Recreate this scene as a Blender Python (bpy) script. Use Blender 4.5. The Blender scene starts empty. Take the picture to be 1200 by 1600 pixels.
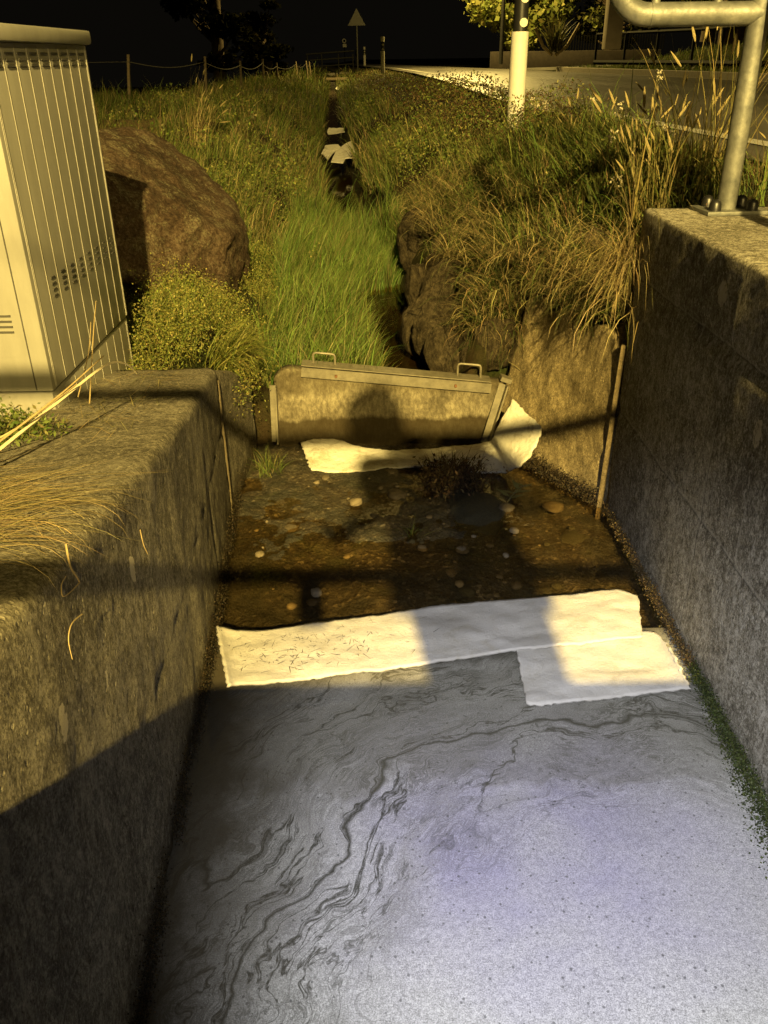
import bpy, bmesh, math, random
import numpy as np
from mathutils import Vector, Matrix
random.seed(7); RNG = np.random.default_rng(11)
SC = bpy.context.scene
COL = SC.collection
R = math.radians

# ------------------------------------------------------------------ camera
F = 1315.0; PITCH = 28.4; ROLL = -0.78; CH = 1.6
cd = bpy.data.cameras.new('camera'); cam = bpy.data.objects.new('camera', cd); COL.objects.link(cam)
cd.sensor_fit = 'VERTICAL'; cd.sensor_height = 24.0; cd.lens = F/1600*24.0
cd.clip_start = 0.02; cd.clip_end = 600
CM = Matrix.Rotation(R(90-PITCH), 3, 'X') @ Matrix.Rotation(R(ROLL), 3, 'Z')
cam.matrix_world = Matrix.Translation((0, 0, CH)) @ CM.to_4x4()
SC.camera = cam
# ------------------------------------------------------------------ world: night
w = bpy.data.worlds.new('World'); SC.world = w; w.use_nodes = True
bg = w.node_tree.nodes['Background']; bg.inputs[0].default_value = (1.0, .86, .6, 1); bg.inputs[1].default_value = 0.0022
SC.view_settings.view_transform = 'Standard'; SC.view_settings.look = 'None'
SC.view_settings.exposure = 0.45; SC.view_settings.gamma = 1.0; SC.view_settings.use_curve_mapping = False
SC.cycles.max_bounces = 6; SC.cycles.diffuse_bounces = 3; SC.cycles.glossy_bounces = 3
SC.cycles.transparent_max_bounces = 12; SC.cycles.caustics_reflective = False; SC.cycles.caustics_refractive = False
SC.cycles.use_adaptive_sampling = True; SC.cycles.adaptive_threshold = 0.02
SC.cycles.sample_clamp_indirect = 4
# lamps of the place (each is built further down with its pole and housing)
SODIUM = (1.0, .715, .21)
LAMP1 = dict(pos=(1.25, -10.6, 8.4), watt=26500, color=SODIUM, radius=.10)
LAMP2 = dict(pos=(5.6, -15.5, 9.0), watt=7500, color=SODIUM, radius=.16)
LAMP3 = dict(pos=(2.6, 35.0, 8.6), watt=6500, color=(1.0, .71, .19), radius=.16)
PHONE = dict(watt=255, color=(.93, .93, 1.0), aim=(885, 1330))

# ------------------------------------------------------------------ pixel helpers (used to survey positions)
def ray(px, py):
    return CM @ Vector(((px-600)/F, (800-py)/F, -1.0))
def PZ(px, py, z):
    d = ray(px, py); t = (z-CH)/d.z
    return Vector((d.x*t, d.y*t, z))
def PY(px, py, Y):
    d = ray(px, py); t = Y/d.y
    return Vector((d.x*t, Y, CH+d.z*t))
def PX(px, py, X):
    d = ray(px, py); t = X/d.x
    return Vector((X, d.y*t, CH+d.z*t))

# ------------------------------------------------------------------ noise
def _h(ix, iy, iz, s):
    n = (ix*374761393 + iy*668265263 + iz*2147483647 + s*974634777) & 0xffffffff
    n = ((n ^ (n >> 13))*1274126177) & 0xffffffff
    return ((n ^ (n >> 16)) & 0xffffff)/float(0xffffff)
def vnoise(x, y, z=0.0, s=0):
    x, y, z = np.broadcast_arrays(np.asarray(x, float), np.asarray(y, float), np.asarray(z, float))
    ix, iy, iz = (np.floor(a).astype(np.int64) for a in (x, y, z))
    fx, fy, fz = x-ix, y-iy, z-iz
    fx, fy, fz = (a*a*(3-2*a) for a in (fx, fy, fz))
    r = 0
    for dx in (0, 1):
        for dy in (0, 1):
            for dz in (0, 1):
                r = r + _h(ix+dx, iy+dy, iz+dz, s)*(fx if dx else 1-fx)*(fy if dy else 1-fy)*(fz if dz else 1-fz)
    return r*2-1
def fbm(x, y, z=0.0, o=4, s=0):
    r = 0; a = 1; t = 0
    for k in range(o):
        r = r + a*vnoise(np.asarray(x)*2**k, np.asarray(y)*2**k, np.asarray(z)*2**k, s+k); t += a; a *= .5
    return r/t
def smooth(a, b, x):
    t = np.clip((np.asarray(x, float)-a)/(b-a), 0, 1); return t*t*(3-2*t)

# ------------------------------------------------------------------ object helpers
def mesh_obj(name, verts, faces, mat=None, parent=None, smooth_=True, cols=None):
    me = bpy.data.meshes.new(name)
    if isinstance(verts, np.ndarray):
        faces = np.asarray(faces, dtype=np.int32)
        nv, (nf, k) = len(verts), faces.shape
        me.vertices.add(nv); me.vertices.foreach_set('co', verts.astype(np.float32).ravel())
        me.loops.add(nf*k); me.loops.foreach_set('vertex_index', faces.ravel())
        me.polygons.add(nf); me.polygons.foreach_set('loop_start', np.arange(0, nf*k, k, dtype=np.int32))
        me.polygons.foreach_set('loop_total', np.full(nf, k, dtype=np.int32))
        me.update(calc_edges=True)
    else:
        me.from_pydata([tuple(v) for v in verts], [], faces); me.update()
    if cols is not None:
        a = me.color_attributes.new('col', 'FLOAT_COLOR', 'POINT')
        c = np.ones((len(verts), 4), np.float32); c[:, :3] = cols
        a.data.foreach_set('color', c.ravel())
    if smooth_:
        me.polygons.foreach_set('use_smooth', [True]*len(me.polygons))
    if mat: me.materials.append(mat)
    o = bpy.data.objects.new(name, me); COL.objects.link(o)
    if parent: o.parent = parent
    return o
def tag(o, label=None, cat=None, group=None, kind=None):
    if label: o['label'] = label
    if cat: o['category'] = cat
    if group: o['group'] = group
    if kind: o['kind'] = kind
    return o
def thing(name, label, cat, loc=(0, 0, 0), rz=0, group=None):
    o = bpy.data.objects.new(name, None); COL.objects.link(o)
    o.location = loc; o.rotation_euler = (0, 0, rz)
    o.empty_display_size = .1
    return tag(o, label, cat, group)
def kids(o): return [c for c in bpy.data.objects if c.parent == o]
def copy_tree(o, parent=None):
    c = o.copy(); COL.objects.link(c)
    if parent: c.parent = parent
    for ch in kids(o): copy_tree(ch, c)
    return c

class MB:
    """collects shapes, builds them as ONE mesh"""
    def __init__(s): s.v = []; s.f = []
    def add(s, vs, fs):
        b = len(s.v); s.v += [tuple(v) for v in vs]; s.f += [tuple(i+b for i in f) for f in fs]; return s
    def box(s, c, d, M=None, bev=0.0):
        cx, cy, cz = c; hx, hy, hz = d[0]/2, d[1]/2, d[2]/2
        bm = bmesh.new(); bmesh.ops.create_cube(bm, size=1.0)
        for v in bm.verts: v.co = Vector((v.co.x*2*hx, v.co.y*2*hy, v.co.z*2*hz))
        if bev > 0: bmesh.ops.bevel(bm, geom=list(bm.edges), offset=bev, segments=2, affect='EDGES', profile=.6)
        bm.verts.ensure_lookup_table()
        vs = [(M @ v.co if M else v.co)+Vector(c) for v in bm.verts]
        s.add(vs, [[v.index for v in f.verts] for f in bm.faces]); bm.free(); return s
    def tube(s, pts, r, n=12, cap=True):
        pts = [Vector(p) for p in pts]; rs = r if isinstance(r, (list, tuple)) else [r]*len(pts)
        vs = []; fs = []
        up = None
        for i, p in enumerate(pts):
            t = (pts[min(i+1, len(pts)-1)]-pts[max(i-1, 0)]).normalized()
            if up is None:
                up = Vector((0, 0, 1)) if abs(t.z) < .9 else Vector((1, 0, 0))
            a = t.cross(up).normalized(); b = a.cross(t).normalized(); up = b
            for k in range(n):
                th = 2*math.pi*k/n; vs.append(p+(a*math.cos(th)+b*math.sin(th))*rs[i])
        for i in range(len(pts)-1):
            for k in range(n):
                k2 = (k+1) % n; fs.append((i*n+k, i*n+k2, (i+1)*n+k2, (i+1)*n+k))
        if cap:
            fs.append(tuple(reversed(range(n)))); fs.append(tuple((len(pts)-1)*n+k for k in range(n)))
        return s.add(vs, fs)
    def build(s, name, mat, parent=None, sm=True, auto=True):
        o = mesh_obj(name, s.v, s.f, mat, parent, sm)
        bm = bmesh.new(); bm.from_mesh(o.data); bmesh.ops.recalc_face_normals(bm, faces=bm.faces)
        if sm and auto:
            for e in bm.edges:
                if len(e.link_faces) == 2 and e.calc_face_angle(0) > R(38): e.smooth = False
        bm.to_mesh(o.data); bm.free()
        return o
def arc_pts(c, r, a0, a1, n, ax, ay):
    return [Vector(c)+Vector(ax)*r*math.cos(a0+(a1-a0)*i/n)+Vector(ay)*r*math.sin(a0+(a1-a0)*i/n) for i in range(n+1)]

# ------------------------------------------------------------------ materials
class NT:
    def __init__(s, name, rough=.8, spec=.5):
        s.m = bpy.data.materials.new(name); s.m.use_nodes = True
        s.t = s.m.node_tree; s.b = s.t.nodes['Principled BSDF']; s.out = s.t.nodes['Material Output']
        s.b.inputs['Roughness'].default_value = rough; s.b.inputs['Specular IOR Level'].default_value = spec
    def n(s, t, **k):
        nd = s.t.nodes.new(t)
        for a, v in k.items():
            if a.startswith('i_'):
                nm = a[2:].replace('_', ' ')
                nd.inputs[int(nm) if nm.isdigit() else nm].default_value = v
            else: setattr(nd, a, v)
        return nd
    def l(s, a, b):
        s.t.links.new(a, b)
    def plug(s, sock, v):
        if hasattr(v, 'is_linked') or isinstance(v, bpy.types.NodeSocket): s.l(v, sock)
        else: sock.default_value = v
    def coord(s, kind='Object'):
        return s.n('ShaderNodeTexCoord').outputs[kind]
    def mapv(s, v, scale=(1, 1, 1), rot=(0, 0, 0), loc=(0, 0, 0)):
        m = s.n('ShaderNodeMapping'); s.l(v, m.inputs[0]); m.inputs['Scale'].default_value = scale
        m.inputs['Rotation'].default_value = rot; m.inputs['Location'].default_value = loc; return m.outputs[0]
    def noise(s, v, scale=5, detail=6, rough=.6, dist=0.0, col=False):
        n = s.n('ShaderNodeTexNoise'); s.l(v, n.inputs['Vector']); n.inputs['Scale'].default_value = scale
        n.inputs['Detail'].default_value = detail; n.inputs['Roughness'].default_value = rough
        n.inputs['Distortion'].default_value = dist; return n.outputs['Color' if col else 'Fac']
    def voro(s, v, scale=5, feat='F1', out='Distance', rnd=1.0):
        n = s.n('ShaderNodeTexVoronoi', feature=feat); s.l(v, n.inputs['Vector']); n.inputs['Scale'].default_value = scale
        n.inputs['Randomness'].default_value = rnd; return n.outputs[out]
    def ramp(s, v, stops, interp='LINEAR'):
        r = s.n('ShaderNodeValToRGB'); s.l(v, r.inputs[0]); e = r.color_ramp.elements; r.color_ramp.interpolation = interp
        while len(e) < len(stops): e.new(.5)
        for k, (p, c) in enumerate(stops):
            e[k].position = p
            e[k].color = (c, c, c, 1) if isinstance(c, (int, float)) else (*c, 1)
        return r.outputs[0]
    def mix(s, f, a, b, mode='MIX'):
        m = s.n('ShaderNodeMix', data_type='RGBA', blend_type=mode)
        s.plug(m.inputs[0], f)
        for k, v in ((6, a), (7, b)):
            if isinstance(v, tuple): v = (*v, 1)
            s.plug(m.inputs[k], v)
        return m.outputs[2]
    def math(s, op, a, b=0.0, c=None, clamp=False):
        m = s.n('ShaderNodeMath', operation=op, use_clamp=clamp); s.plug(m.inputs[0], a); s.plug(m.inputs[1], b)
        if c is not None: s.plug(m.inputs[2], c)
        return m.outputs[0]
    def xyz(s, v):
        n = s.n('ShaderNodeSeparateXYZ'); s.l(v, n.inputs[0]); return n.outputs
    def bump(s, h, strength=.5, dist=.01, prev=None):
        b = s.n('ShaderNodeBump'); s.l(h, b.inputs['Height']); b.inputs['Strength'].default_value = strength
        b.inputs['Distance'].default_value = dist
        if prev: s.l(prev, b.inputs['Normal'])
        s.l(b.outputs[0], s.b.inputs['Normal']); return b.outputs[0]
    def base(s, c): s.plug(s.b.inputs['Base Color'], (*c, 1) if isinstance(c, tuple) else c)
    def attr(s, name='col'):
        return s.n('ShaderNodeAttribute', attribute_name=name).outputs['Color']

def simple(name, c, rough=.6, metal=0.0, var=.25, scale=12, bump=0.0, spec=.5):
    n = NT(name, rough, spec); n.b.inputs['Metallic'].default_value = metal
    co = n.coord(); f = n.noise(co, scale, 6, .65)
    dk = tuple(x*(1-var) for x in c); lt = tuple(min(1, x*(1+var)) for x in c)
    n.base(n.ramp(f, [(.3, dk), (.7, lt)]))
    if bump: n.bump(n.noise(co, scale*4, 4, .6), bump, .004)
    return n.m

def spot_mask(n, co, pts, dist_amt=.03, aspect=1.0):
    """pale spots of irregular outline at given points (object coords): (x,y,z,rx) -> fac"""
    wob = n.noise(co, 45, 4, .7, col=True)
    ws = n.n('ShaderNodeVectorMath', operation='MULTIPLY_ADD'); n.l(wob, ws.inputs[0])
    ws.inputs[1].default_value = (dist_amt,)*3; n.l(co, ws.inputs[2])
    acc = None
    for (x, y, z, r, el) in pts:
        sb = n.n('ShaderNodeVectorMath', operation='SUBTRACT'); n.l(ws.outputs[0], sb.inputs[0])
        h = dist_amt*.5; sb.inputs[1].default_value = (x+h, y+h, z+h)
        sc = n.n('ShaderNodeVectorMath', operation='MULTIPLY'); n.l(sb.outputs[0], sc.inputs[0]); sc.inputs[1].default_value = (.12/r, 1/r, 1/(r*el))
        ln = n.n('ShaderNodeVectorMath', operation='LENGTH'); n.l(sc.outputs[0], ln.inputs[0])
        f = n.math('LESS_THAN', ln.outputs['Value'], 1.0)
        acc = f if acc is None else n.math('MAXIMUM', acc, f)
    return acc

def concrete(name, dark, mid, light, streak=True, spots=(), zwet=None, speck=1.0, rough=.92, algae=None, lines=()):
    n = NT(name, rough, .25); co = n.coord()
    big = n.noise(co, 1.6, 6, .6, .4)
    cs = n.mapv(co, (1, 1, .5) if streak else (1, 1, 1))
    st = n.noise(cs, 26, 8, .72, .2)
    st2 = n.noise(n.mapv(co, (1, 1, .8)), 70, 7, .82)
    n2 = n.voro(co, 48); chip = n.math('MULTIPLY', n.ramp(n2, [(.16, 1.0), (.24, 0.0)]), n.ramp(n.noise(co, 5, 4, .7), [(.50, 0.0), (.60, 1.0)]))
    fine = n.noise(co, 230, 3, .7); spk = n.noise(co, 150, 3, .8)
    f = n.math('MULTIPLY_ADD', st, .55, n.math('MULTIPLY', big, .45))
    f = n.math('MULTIPLY_ADD', n.math('SUBTRACT', st2, .5), .8*speck, f)
    f = n.math('MULTIPLY_ADD', n.math('SUBTRACT', spk, .5), .7*speck, f)
    c = n.ramp(f, [(.33, dark), (.5, mid), (.68, light)])
    # pale lichen and lime flecks
    fl = n.ramp(n.noise(cs, 95, 6, .85), [(.58, 0.0), (.61, 1.0)])
    c = n.mix(n.math('MULTIPLY', fl, .6*speck), c, tuple(min(1, x*1.5) for x in light))
    c = n.mix(n.math('MULTIPLY', chip, .55*speck), c, tuple(min(1, x*1.5) for x in light))
    drip = n.ramp(n.noise(n.mapv(co, (1, 1, .07)), 22, 4, .6), [(.62, 0.0), (.70, 1.0)]) if streak else None
    if streak: c = n.mix(n.math('MULTIPLY', drip, .45), c, tuple(x*1.15 for x in light))
    pit = n.ramp(n.voro(co, 120), [(.10, 1.0), (.22, 0.0)])
    pm = n.ramp(n.noise(co, 14, 3), [(.5, 0.0), (.62, 1.0)])
    pit = n.math('MULTIPLY', pit, pm)
    c = n.mix(n.math('MULTIPLY', pit, .75), c, tuple(x*.35 for x in dark))
    if zwet is not None:
        z = n.xyz(co)[2]
        wv = n.math('MULTIPLY_ADD', n.noise(co, 9, 5, .7), .16, z)
        wf = n.ramp(wv, [(zwet, 1.0), (zwet+.10, 0.0)])
        c = n.mix(n.math('MULTIPLY', wf, .85), c, algae or (.035, .026, .012))
        n.plug(n.b.inputs['Roughness'], n.ramp(wf, [(0, .92), (1, .55)]))
    xyz_ = n.xyz(co)
    for ax, pos in lines:
        wv = n.math('MULTIPLY_ADD', n.noise(co, 5, 5, .7), .022, xyz_[ax]); ad = n.math('ABSOLUTE', n.math('SUBTRACT', wv, pos+.011))
        brk = n.ramp(n.noise(co, 17, 4, .7), [(.36, .25), (.55, 1.0)])
        c = n.mix(n.math('MULTIPLY', n.ramp(ad, [(.0022, 1.0), (.0045, 0.0)]), brk), c, tuple(x*.25 for x in dark))
        a2 = n.math('ABSOLUTE', n.math('SUBTRACT', wv, pos+.016))
        c = n.mix(n.math('MULTIPLY', n.math('MULTIPLY', n.ramp(a2, [(.002, 1.0), (.006, 0.0)]), brk), .6), c, light)
    if spots:
        c = n.mix(spot_mask(n, co, spots), c, (.42, .38, .28))
    n.base(c)
    fk = n.ramp(n.noise(n.mapv(co, (1, 1, .75)), 44, 8, .88), [(.545, 0.0), (.575, 1.0)]); dk_ = n.ramp(n.noise(n.mapv(co, (1, 1, .6), loc=(3, 1, 2)), 48, 8, .88), [(.545, 0.0), (.575, 1.0)])
    c = n.mix(n.math('MULTIPLY', fk, .58*speck), c, tuple(min(1, x*1.45) for x in light)); c = n.mix(n.math('MULTIPLY', dk_, .60*speck), c, tuple(x*.5 for x in dark)); n.base(c)
    h = n.math('MULTIPLY_ADD', st2, .5, fine)
    b0 = n.bump(chip, .6, -.006)
    b1 = n.bump(h, .45, .0035, b0)
    n.bump(n.math('SUBTRACT', 1.0, pit), .6, .006, b1)
    return n.m

M = {}
M['galv'] = None
def galv():
    n = NT('galvanised_steel', .48, .5); co = n.coord(); n.b.inputs['Metallic'].default_value = .55
    v = n.voro(co, 55, out='Color'); f = n.noise(co, 14, 6, .7); g = n.noise(co, 90, 4, .7)
    c = n.ramp(f, [(.3, (.08, .085, .08)), (.55, (.17, .175, .16)), (.75, (.30, .30, .26))])
    vv = n.n('ShaderNodeSeparateColor'); n.l(v, vv.inputs[0])
    c = n.mix(n.math('MULTIPLY', vv.outputs[0], .3), c, (.22, .22, .2))
    n.base(c); n.plug(n.b.inputs['Roughness'], n.ramp(g, [(.3, .40), (.7, .68)])); n.bump(g, .25, .003); return n.m
M['galv'] = galv()
def cabm():
    n = NT('weathered_grey_plastic', .42, .35); co = n.coord()
    f = n.noise(n.mapv(co, (1, 1, .25)), 9, 7, .7); g = n.noise(co, 260, 2, .5)
    c = n.ramp(f, [(.25, (.205, .20, .17)), (.6, (.27, .265, .225)), (.8, (.30, .29, .25))])
    sm = n.ramp(n.noise(co, 38, 6, .8, 1.0), [(.66, 0.0), (.75, 1.0)])
    c = n.mix(n.math('MULTIPLY', sm, .35), c, (.2, .18, .12))
    z = n.xyz(co)[2]
    dirt = n.ramp(n.math('MULTIPLY_ADD', n.noise(co, 30, 6, .7), .22, z), [(.10, 1.0), (.42, 0.0)])
    c = n.mix(n.math('MULTIPLY', dirt, .7), c, (.16, .13, .07))
    n.base(c); n.bump(g, .12, .002); return n.m
M['cabinet'] = cabm()
M['black'] = simple('black_plastic', (.012, .012, .012), .4)
M['dark_slot'] = simple('dark_slot', (.05, .048, .04), .8)
M['seam'] = simple('pale_seam', (.32, .31, .26), .6)
M['white_plastic'] = simple('white_plastic', (.60, .58, .52), .35, var=.08, scale=20)
M['reflector'] = simple('reflector_glass', (.62, .60, .48), .2, var=.1, scale=60)
M['steel_dark'] = simple('dark_painted_steel', (.006, .006, .005), .8, .0, spec=.15)
M['sign_back'] = simple('weathered_sign_back', (.016, .016, .013), .7, .0)
M['sign_white'] = simple('white_sign_face', (.7, .7, .66), .5)
M['rust'] = simple('rusty_steel', (.16, .08, .04), .85, .1, .4, 40, .4)
M['wood_post'] = simple('weathered_wood', (.20, .16, .10), .9, 0, .35, 25, .3)
M['wire'] = simple('white_fence_tape', (.08, .075, .06), .9)
M['render_wall'] = simple('painted_render', (.42, .36, .27), .9, 0, .15, 4, .2)
M['brown_wall'] = simple('brown_timber_wall', (.08, .05, .03), .9, 0, .3, 6, .2)
M['skin'] = simple('skin', (.45, .27, .18), .55, var=.06)
M['jacket'] = simple('dark_jacket_cloth', (.03, .035, .05), .9, var=.2, scale=50, bump=.3)
M['jeans'] = simple('denim_cloth', (.04, .06, .11), .9, var=.25, scale=90, bump=.3)
M['hair'] = simple('brown_hair', (.04, .025, .015), .7, var=.3, scale=60)
M['bark'] = simple('bark', (.07, .05, .03), .95, 0, .4, 18, .6)

def leaf_mat(name, trans=.35, rough=.6, spec=.3):
    n = NT(name, rough, spec); c = n.attr()
    n.base(c)
    tr = n.n('ShaderNodeBsdfTranslucent'); n.l(c, tr.inputs[0])
    mx = n.n('ShaderNodeMixShader'); mx.inputs[0].default_value = trans
    n.l(n.b.outputs[0], mx.inputs[1]); n.l(tr.outputs[0], mx.inputs[2]); n.l(mx.outputs[0], n.out.inputs[0]); return n.m
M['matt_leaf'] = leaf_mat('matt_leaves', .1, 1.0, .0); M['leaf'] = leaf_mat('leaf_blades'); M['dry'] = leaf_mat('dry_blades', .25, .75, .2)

def felt():
    n = NT('white_absorbent_felt', .95, .1); co = n.coord()
    f = n.noise(co, 420, 4, .7); g = n.noise(co, 110, 6, .75, .3); big = n.noise(co, 7, 5, .6)
    c = n.ramp(big, [(.3, (.45, .435, .39)), (.7, (.54, .53, .50))])
    st = n.ramp(n.noise(co, 13, 7, .75, .8), [(.52, 0.0), (.70, 1.0)])
    c = n.mix(n.math('MULTIPLY', st, .45), c, (.34, .30, .20))
    n.base(c)
    b = n.bump(g, .55, .006); n.bump(f, .5, .003, b); return n.m
M['felt'] = felt()
def felt_wet():
    n = NT('soiled_absorbent_felt', .8, .2); co = n.coord()
    g = n.noise(co, 55, 6, .7, .5); x, y, z = n.xyz(co)
    c = n.ramp(n.noise(co, 6, 6, .65), [(.3, (.62, .60, .50)), (.7, (.76, .75, .68))])
    st = n.ramp(n.noise(co, 10, 7, .75, .8), [(.50, 0.0), (.62, 1.0)])
    c = n.mix(n.math('MULTIPLY', st, .5), c, (.30, .24, .12))
    n.base(c); n.bump(g, .9, .008); return n.m
M['felt_wet'] = felt_wet()

# ------------------------------------------------------------------ terrain
def I(y, pts):
    return np.interp(y, [p[0] for p in pts], [p[1] for p in pts])
CX = [(3.5, .20), (4.6, .14), (5.3, .0), (6.5, -.14), (8.9, -.38), (13.5, -.70), (40, -1.98), (48, -2.3), (100, -4)]
ZC = [(3.5, .20), (5, .25), (9, .30), (14, .35), (40, .52), (44, .62), (47, .95), (60, 1.1)]
ZL = [(-5, 1.13), (0, 1.06), (1.04, .93), (1.4, .84), (1.75, .79), (2.25, .68), (3.0, .55), (4, .58), (6, .70), (9, .83), (12, .87), (20, .86), (40, .98), (60, 1.0)]
RL = [(-12, 2.1), (3, 1.95), (6, 1.70), (10.8, 1.45), (21, 1.42), (30, 1.15), (41, .5), (60, -1.4), (90, -6)]
RR = [(-12, 7.4), (6, 7.0), (19, 6.7), (30, 5.5), (36, 4.95), (45, 3.7), (60, 1.6), (90, -2.6)]
ZROAD = 1.135
def zg(x, y):
    x = np.asarray(x, float); y = np.asarray(y, float)
    cx = I(y, CX); zc = I(y, ZC); zl = I(y, ZL); d = x-cx
    bench = np.interp(y, [3.6, 5, 7, 9, 14, 40], [.62, .55, .30, .16, .2, .3])    # low grassy bench left of the water
    wl = np.interp(y, [3.6, 5, 9, 14, 40], [1.15, 1.15, 1.0, 1.1, 1.5])
    wr = np.interp(y, [3.6, 5, 6.5, 11, 26, 45], [.82, .85, .98, 1.2, 1.35, 1.8])
    zr = 1.115-.05*smooth(7, 9, y)
    L = np.where(d > -.12, zc-.06, zc-.06 + .09*smooth(-.12, -.22, d) + (zl-zc-.03)*smooth(-bench, -wl, d))
    Rr = zc-.06+(zr-zc+.06)*(.25*smooth(.14, .26, d)+.75*np.clip((d-.2)/(wr-.2), 0, 1)**.85)
    z = np.where(d < 0, L, np.minimum(Rr, zr))
    # field to the left falls away
    z = z-np.clip(y-19, 0, 60)*.07*smooth(-4.0, -8.5, x)
    z = z-np.clip(y-17, 0, 60)*.02*smooth(-2.5, -5, d)
    # ground beyond the road: verge and lawn slope
    rr = I(y, RR); e = x-rr
    z = z+.14*smooth(.02, .35, e)*smooth(31, 29.5, y)+np.clip(e-1.6, 0, 9)*.17*smooth(34, 29, y)
    rl = I(y, RL)
    onroad = smooth(rl-.5, rl-.1, x)*smooth(rr+.1, rr, x)
    z = z*(1-onroad)+onroad*np.minimum(z, ZROAD-.03)
    # near: channel, plateau both sides
    xw = .68+(3.86-y)*.235
    cap = .42+.68*smooth(0, .34, x-xw-.04)
    z = np.where((y >= 3.6) & (y < 4.05) & (d > .25), np.minimum(z, cap+smooth(3.85, 4.05, y)), z)
    near = y < 3.655
    wx = np.where(y < 2.96, 1.12, .71+(3.86-y)*.22)
    e2 = x-wx
    zn = np.where(x < -.72, zl, np.where(e2 < 0, -.4, np.where(y < 2.96, 1.115, np.where(x < 1.3, np.minimum(cap, 1.115), 1.115))))
    zn = np.where((y >= 2.96) & (e2 > 0), np.minimum(zn, 1.115), zn)
    zn = np.where(x > 1.2, z, zn)
    z = np.where(near, zn, z)
    z = np.where((y >= 3.655) & (y < 3.82) & (x > .50) & (x < wx), -.4, z)
    lump = fbm(x*1.1, y*.9, 0, 2, 23)*.16*smooth(5, 8, y)*smooth(.12, .45, np.abs(d))*(1-smooth(.8, 1.2, d))*(1-smooth(-1.8, -3.0, d)*.5)
    nz = lump+fbm(x*2.2, y*2.2, 0, 4, 3)*.035*smooth(3, 8, y)+fbm(x*6, y*6, 0, 3, 9)*.014
    amp = np.where((np.abs(d) < .2) & (y > 3.5), .35, 1.0)*(1-onroad)
    return z+nz*amp*np.where(z < -.2, 0, 1)

def terrain_mat():
    n = NT('soil_and_turf', .97, .1); co = n.coord(); x, y, z = n.xyz(co)
    soil = n.ramp(n.noise(co, 9, 8, .7), [(.3, (.020, .014, .007)), (.55, (.045, .032, .015)), (.75, (.075, .055, .028))])
    turf = n.ramp(n.noise(co, 30, 6, .75), [(.3, (.012, .017, .005)), (.7, (.04, .05, .014))])
    c = n.mix(n.ramp(n.noise(co, 2.5, 5, .6), [(.4, 0.0), (.6, 1.0)]), soil, turf)
    # worn track across the field
    px = n.math('MULTIPLY_ADD', y, .10, x); wob = n.math('MULTIPLY_ADD', n.noise(co, 1.3, 4), 1.2, px)
    tr = n.ramp(n.math('ABSOLUTE', n.math('ADD', wob, 1.35)), [(.30, 1.0), (.62, 0.0)])
    ty = n.ramp(n.math('MULTIPLY', y, .05), [(.41, 0.0), (.43, 1.0), (.62, 1.0), (.66, 0.0)])
    tf = n.math('MULTIPLY', tr, ty)
    c = n.mix(tf, c, n.ramp(n.noise(co, 12, 6, .7), [(.3, (.14, .105, .05)), (.7, (.24, .18, .09))]))
    n.base(c); n.bump(n.noise(co, 55, 6, .75), .9, .03); return n.m
def grid_mesh(name, xs, ys, zf, mat, parent=None):
    X, Y = np.meshgrid(xs, ys); Z = zf(X, Y)
    V = np.stack([X, Y, Z], -1).reshape(-1, 3); nx, ny = len(xs), len(ys)
    i = np.arange(ny-1)[:, None]*nx+np.arange(nx-1)[None]
    Fc = np.stack([i, i+1, i+nx+1, i+nx], -1).reshape(-1, 4)
    return mesh_obj(name, V, Fc, mat, parent)
xs = np.concatenate([-np.geomspace(2.4, 160, 46)[::-1], np.arange(-2.36, 2.6, .045), np.geomspace(2.65, 160, 60)])
ys = np.concatenate([np.arange(-16, -2, .6), np.arange(-2, 9, .05), np.geomspace(9.05, 240, 150)])
tag(grid_mesh('ground', xs, ys, zg, terrain_mat()), kind='structure')

# road
def strip(name, le, re, ys, z, mat, nx=10, crown=0.0):
    V = []; 
    for y in ys:
        a, b = float(le(y)), float(re(y))
        for k in range(nx+1):
            t = k/nx; V.append((a+(b-a)*t, y, (z(y) if callable(z) else z)+crown*(1-(2*t-1)**2)))
    n = nx+1
    Fc = [(i*n+k, i*n+k+1, (i+1)*n+k+1, (i+1)*n+k) for i in range(len(ys)-1) for k in range(nx)]
    return mesh_obj(name, np.array(V), Fc, mat)
def asphalt():
    n = NT('asphalt', .6, .5); co = n.coord()
    c = n.ramp(n.noise(co, 160, 3, .8), [(.35, (.055, .052, .045)), (.65, (.14, .13, .11))])
    lg = n.ramp(n.noise(n.mapv(co, (1.2, .12, 1)), 1.4, 5, .6), [(.35, .75), (.65, 1.25)])
    c = n.mix(1.0, c, lg, 'MULTIPLY'); n.base(c)
    n.plug(n.b.inputs['Roughness'], n.ramp(n.noise(n.mapv(co, (1, .15, 1)), 1.8, 5, .6), [(.35, .34), (.7, .56)]))
    n.bump(n.noise(co, 220, 3, .8), .6, .004); return n.m
ry = np.concatenate([np.arange(-14, 20, .7), np.arange(20, 90, 1.5)])
tag(strip('road', lambda y: I(y, RL), lambda y: I(y, RR), ry, ZROAD, asphalt(), 12, .05), kind='structure')
paint = simple('worn_road_paint', (.36, .35, .30), .7, 0, .35, 30, .2)
def mark(le, re, name='road_marking'):
    def zz(y): return 0
    V = []; ysm = ry[ry > 4.0]
    for y in ysm:
        a0, b0 = float(I(y, RL)), float(I(y, RR))
        for xo in (le, re):
            x = a0+xo if xo < 3 else b0-(6-xo)
            t = (x-a0)/(b0-a0); V.append((x, y, ZROAD+.05*(1-(2*t-1)**2)+.006))
    Fc = [(2*i, 2*i+1, 2*i+3, 2*i+2) for i in range(len(ysm)-1)]
    return tag(mesh_obj(name, np.array(V), Fc, paint), kind='structure')
mark(.30, .42); mark(5.68, 5.80)
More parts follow.
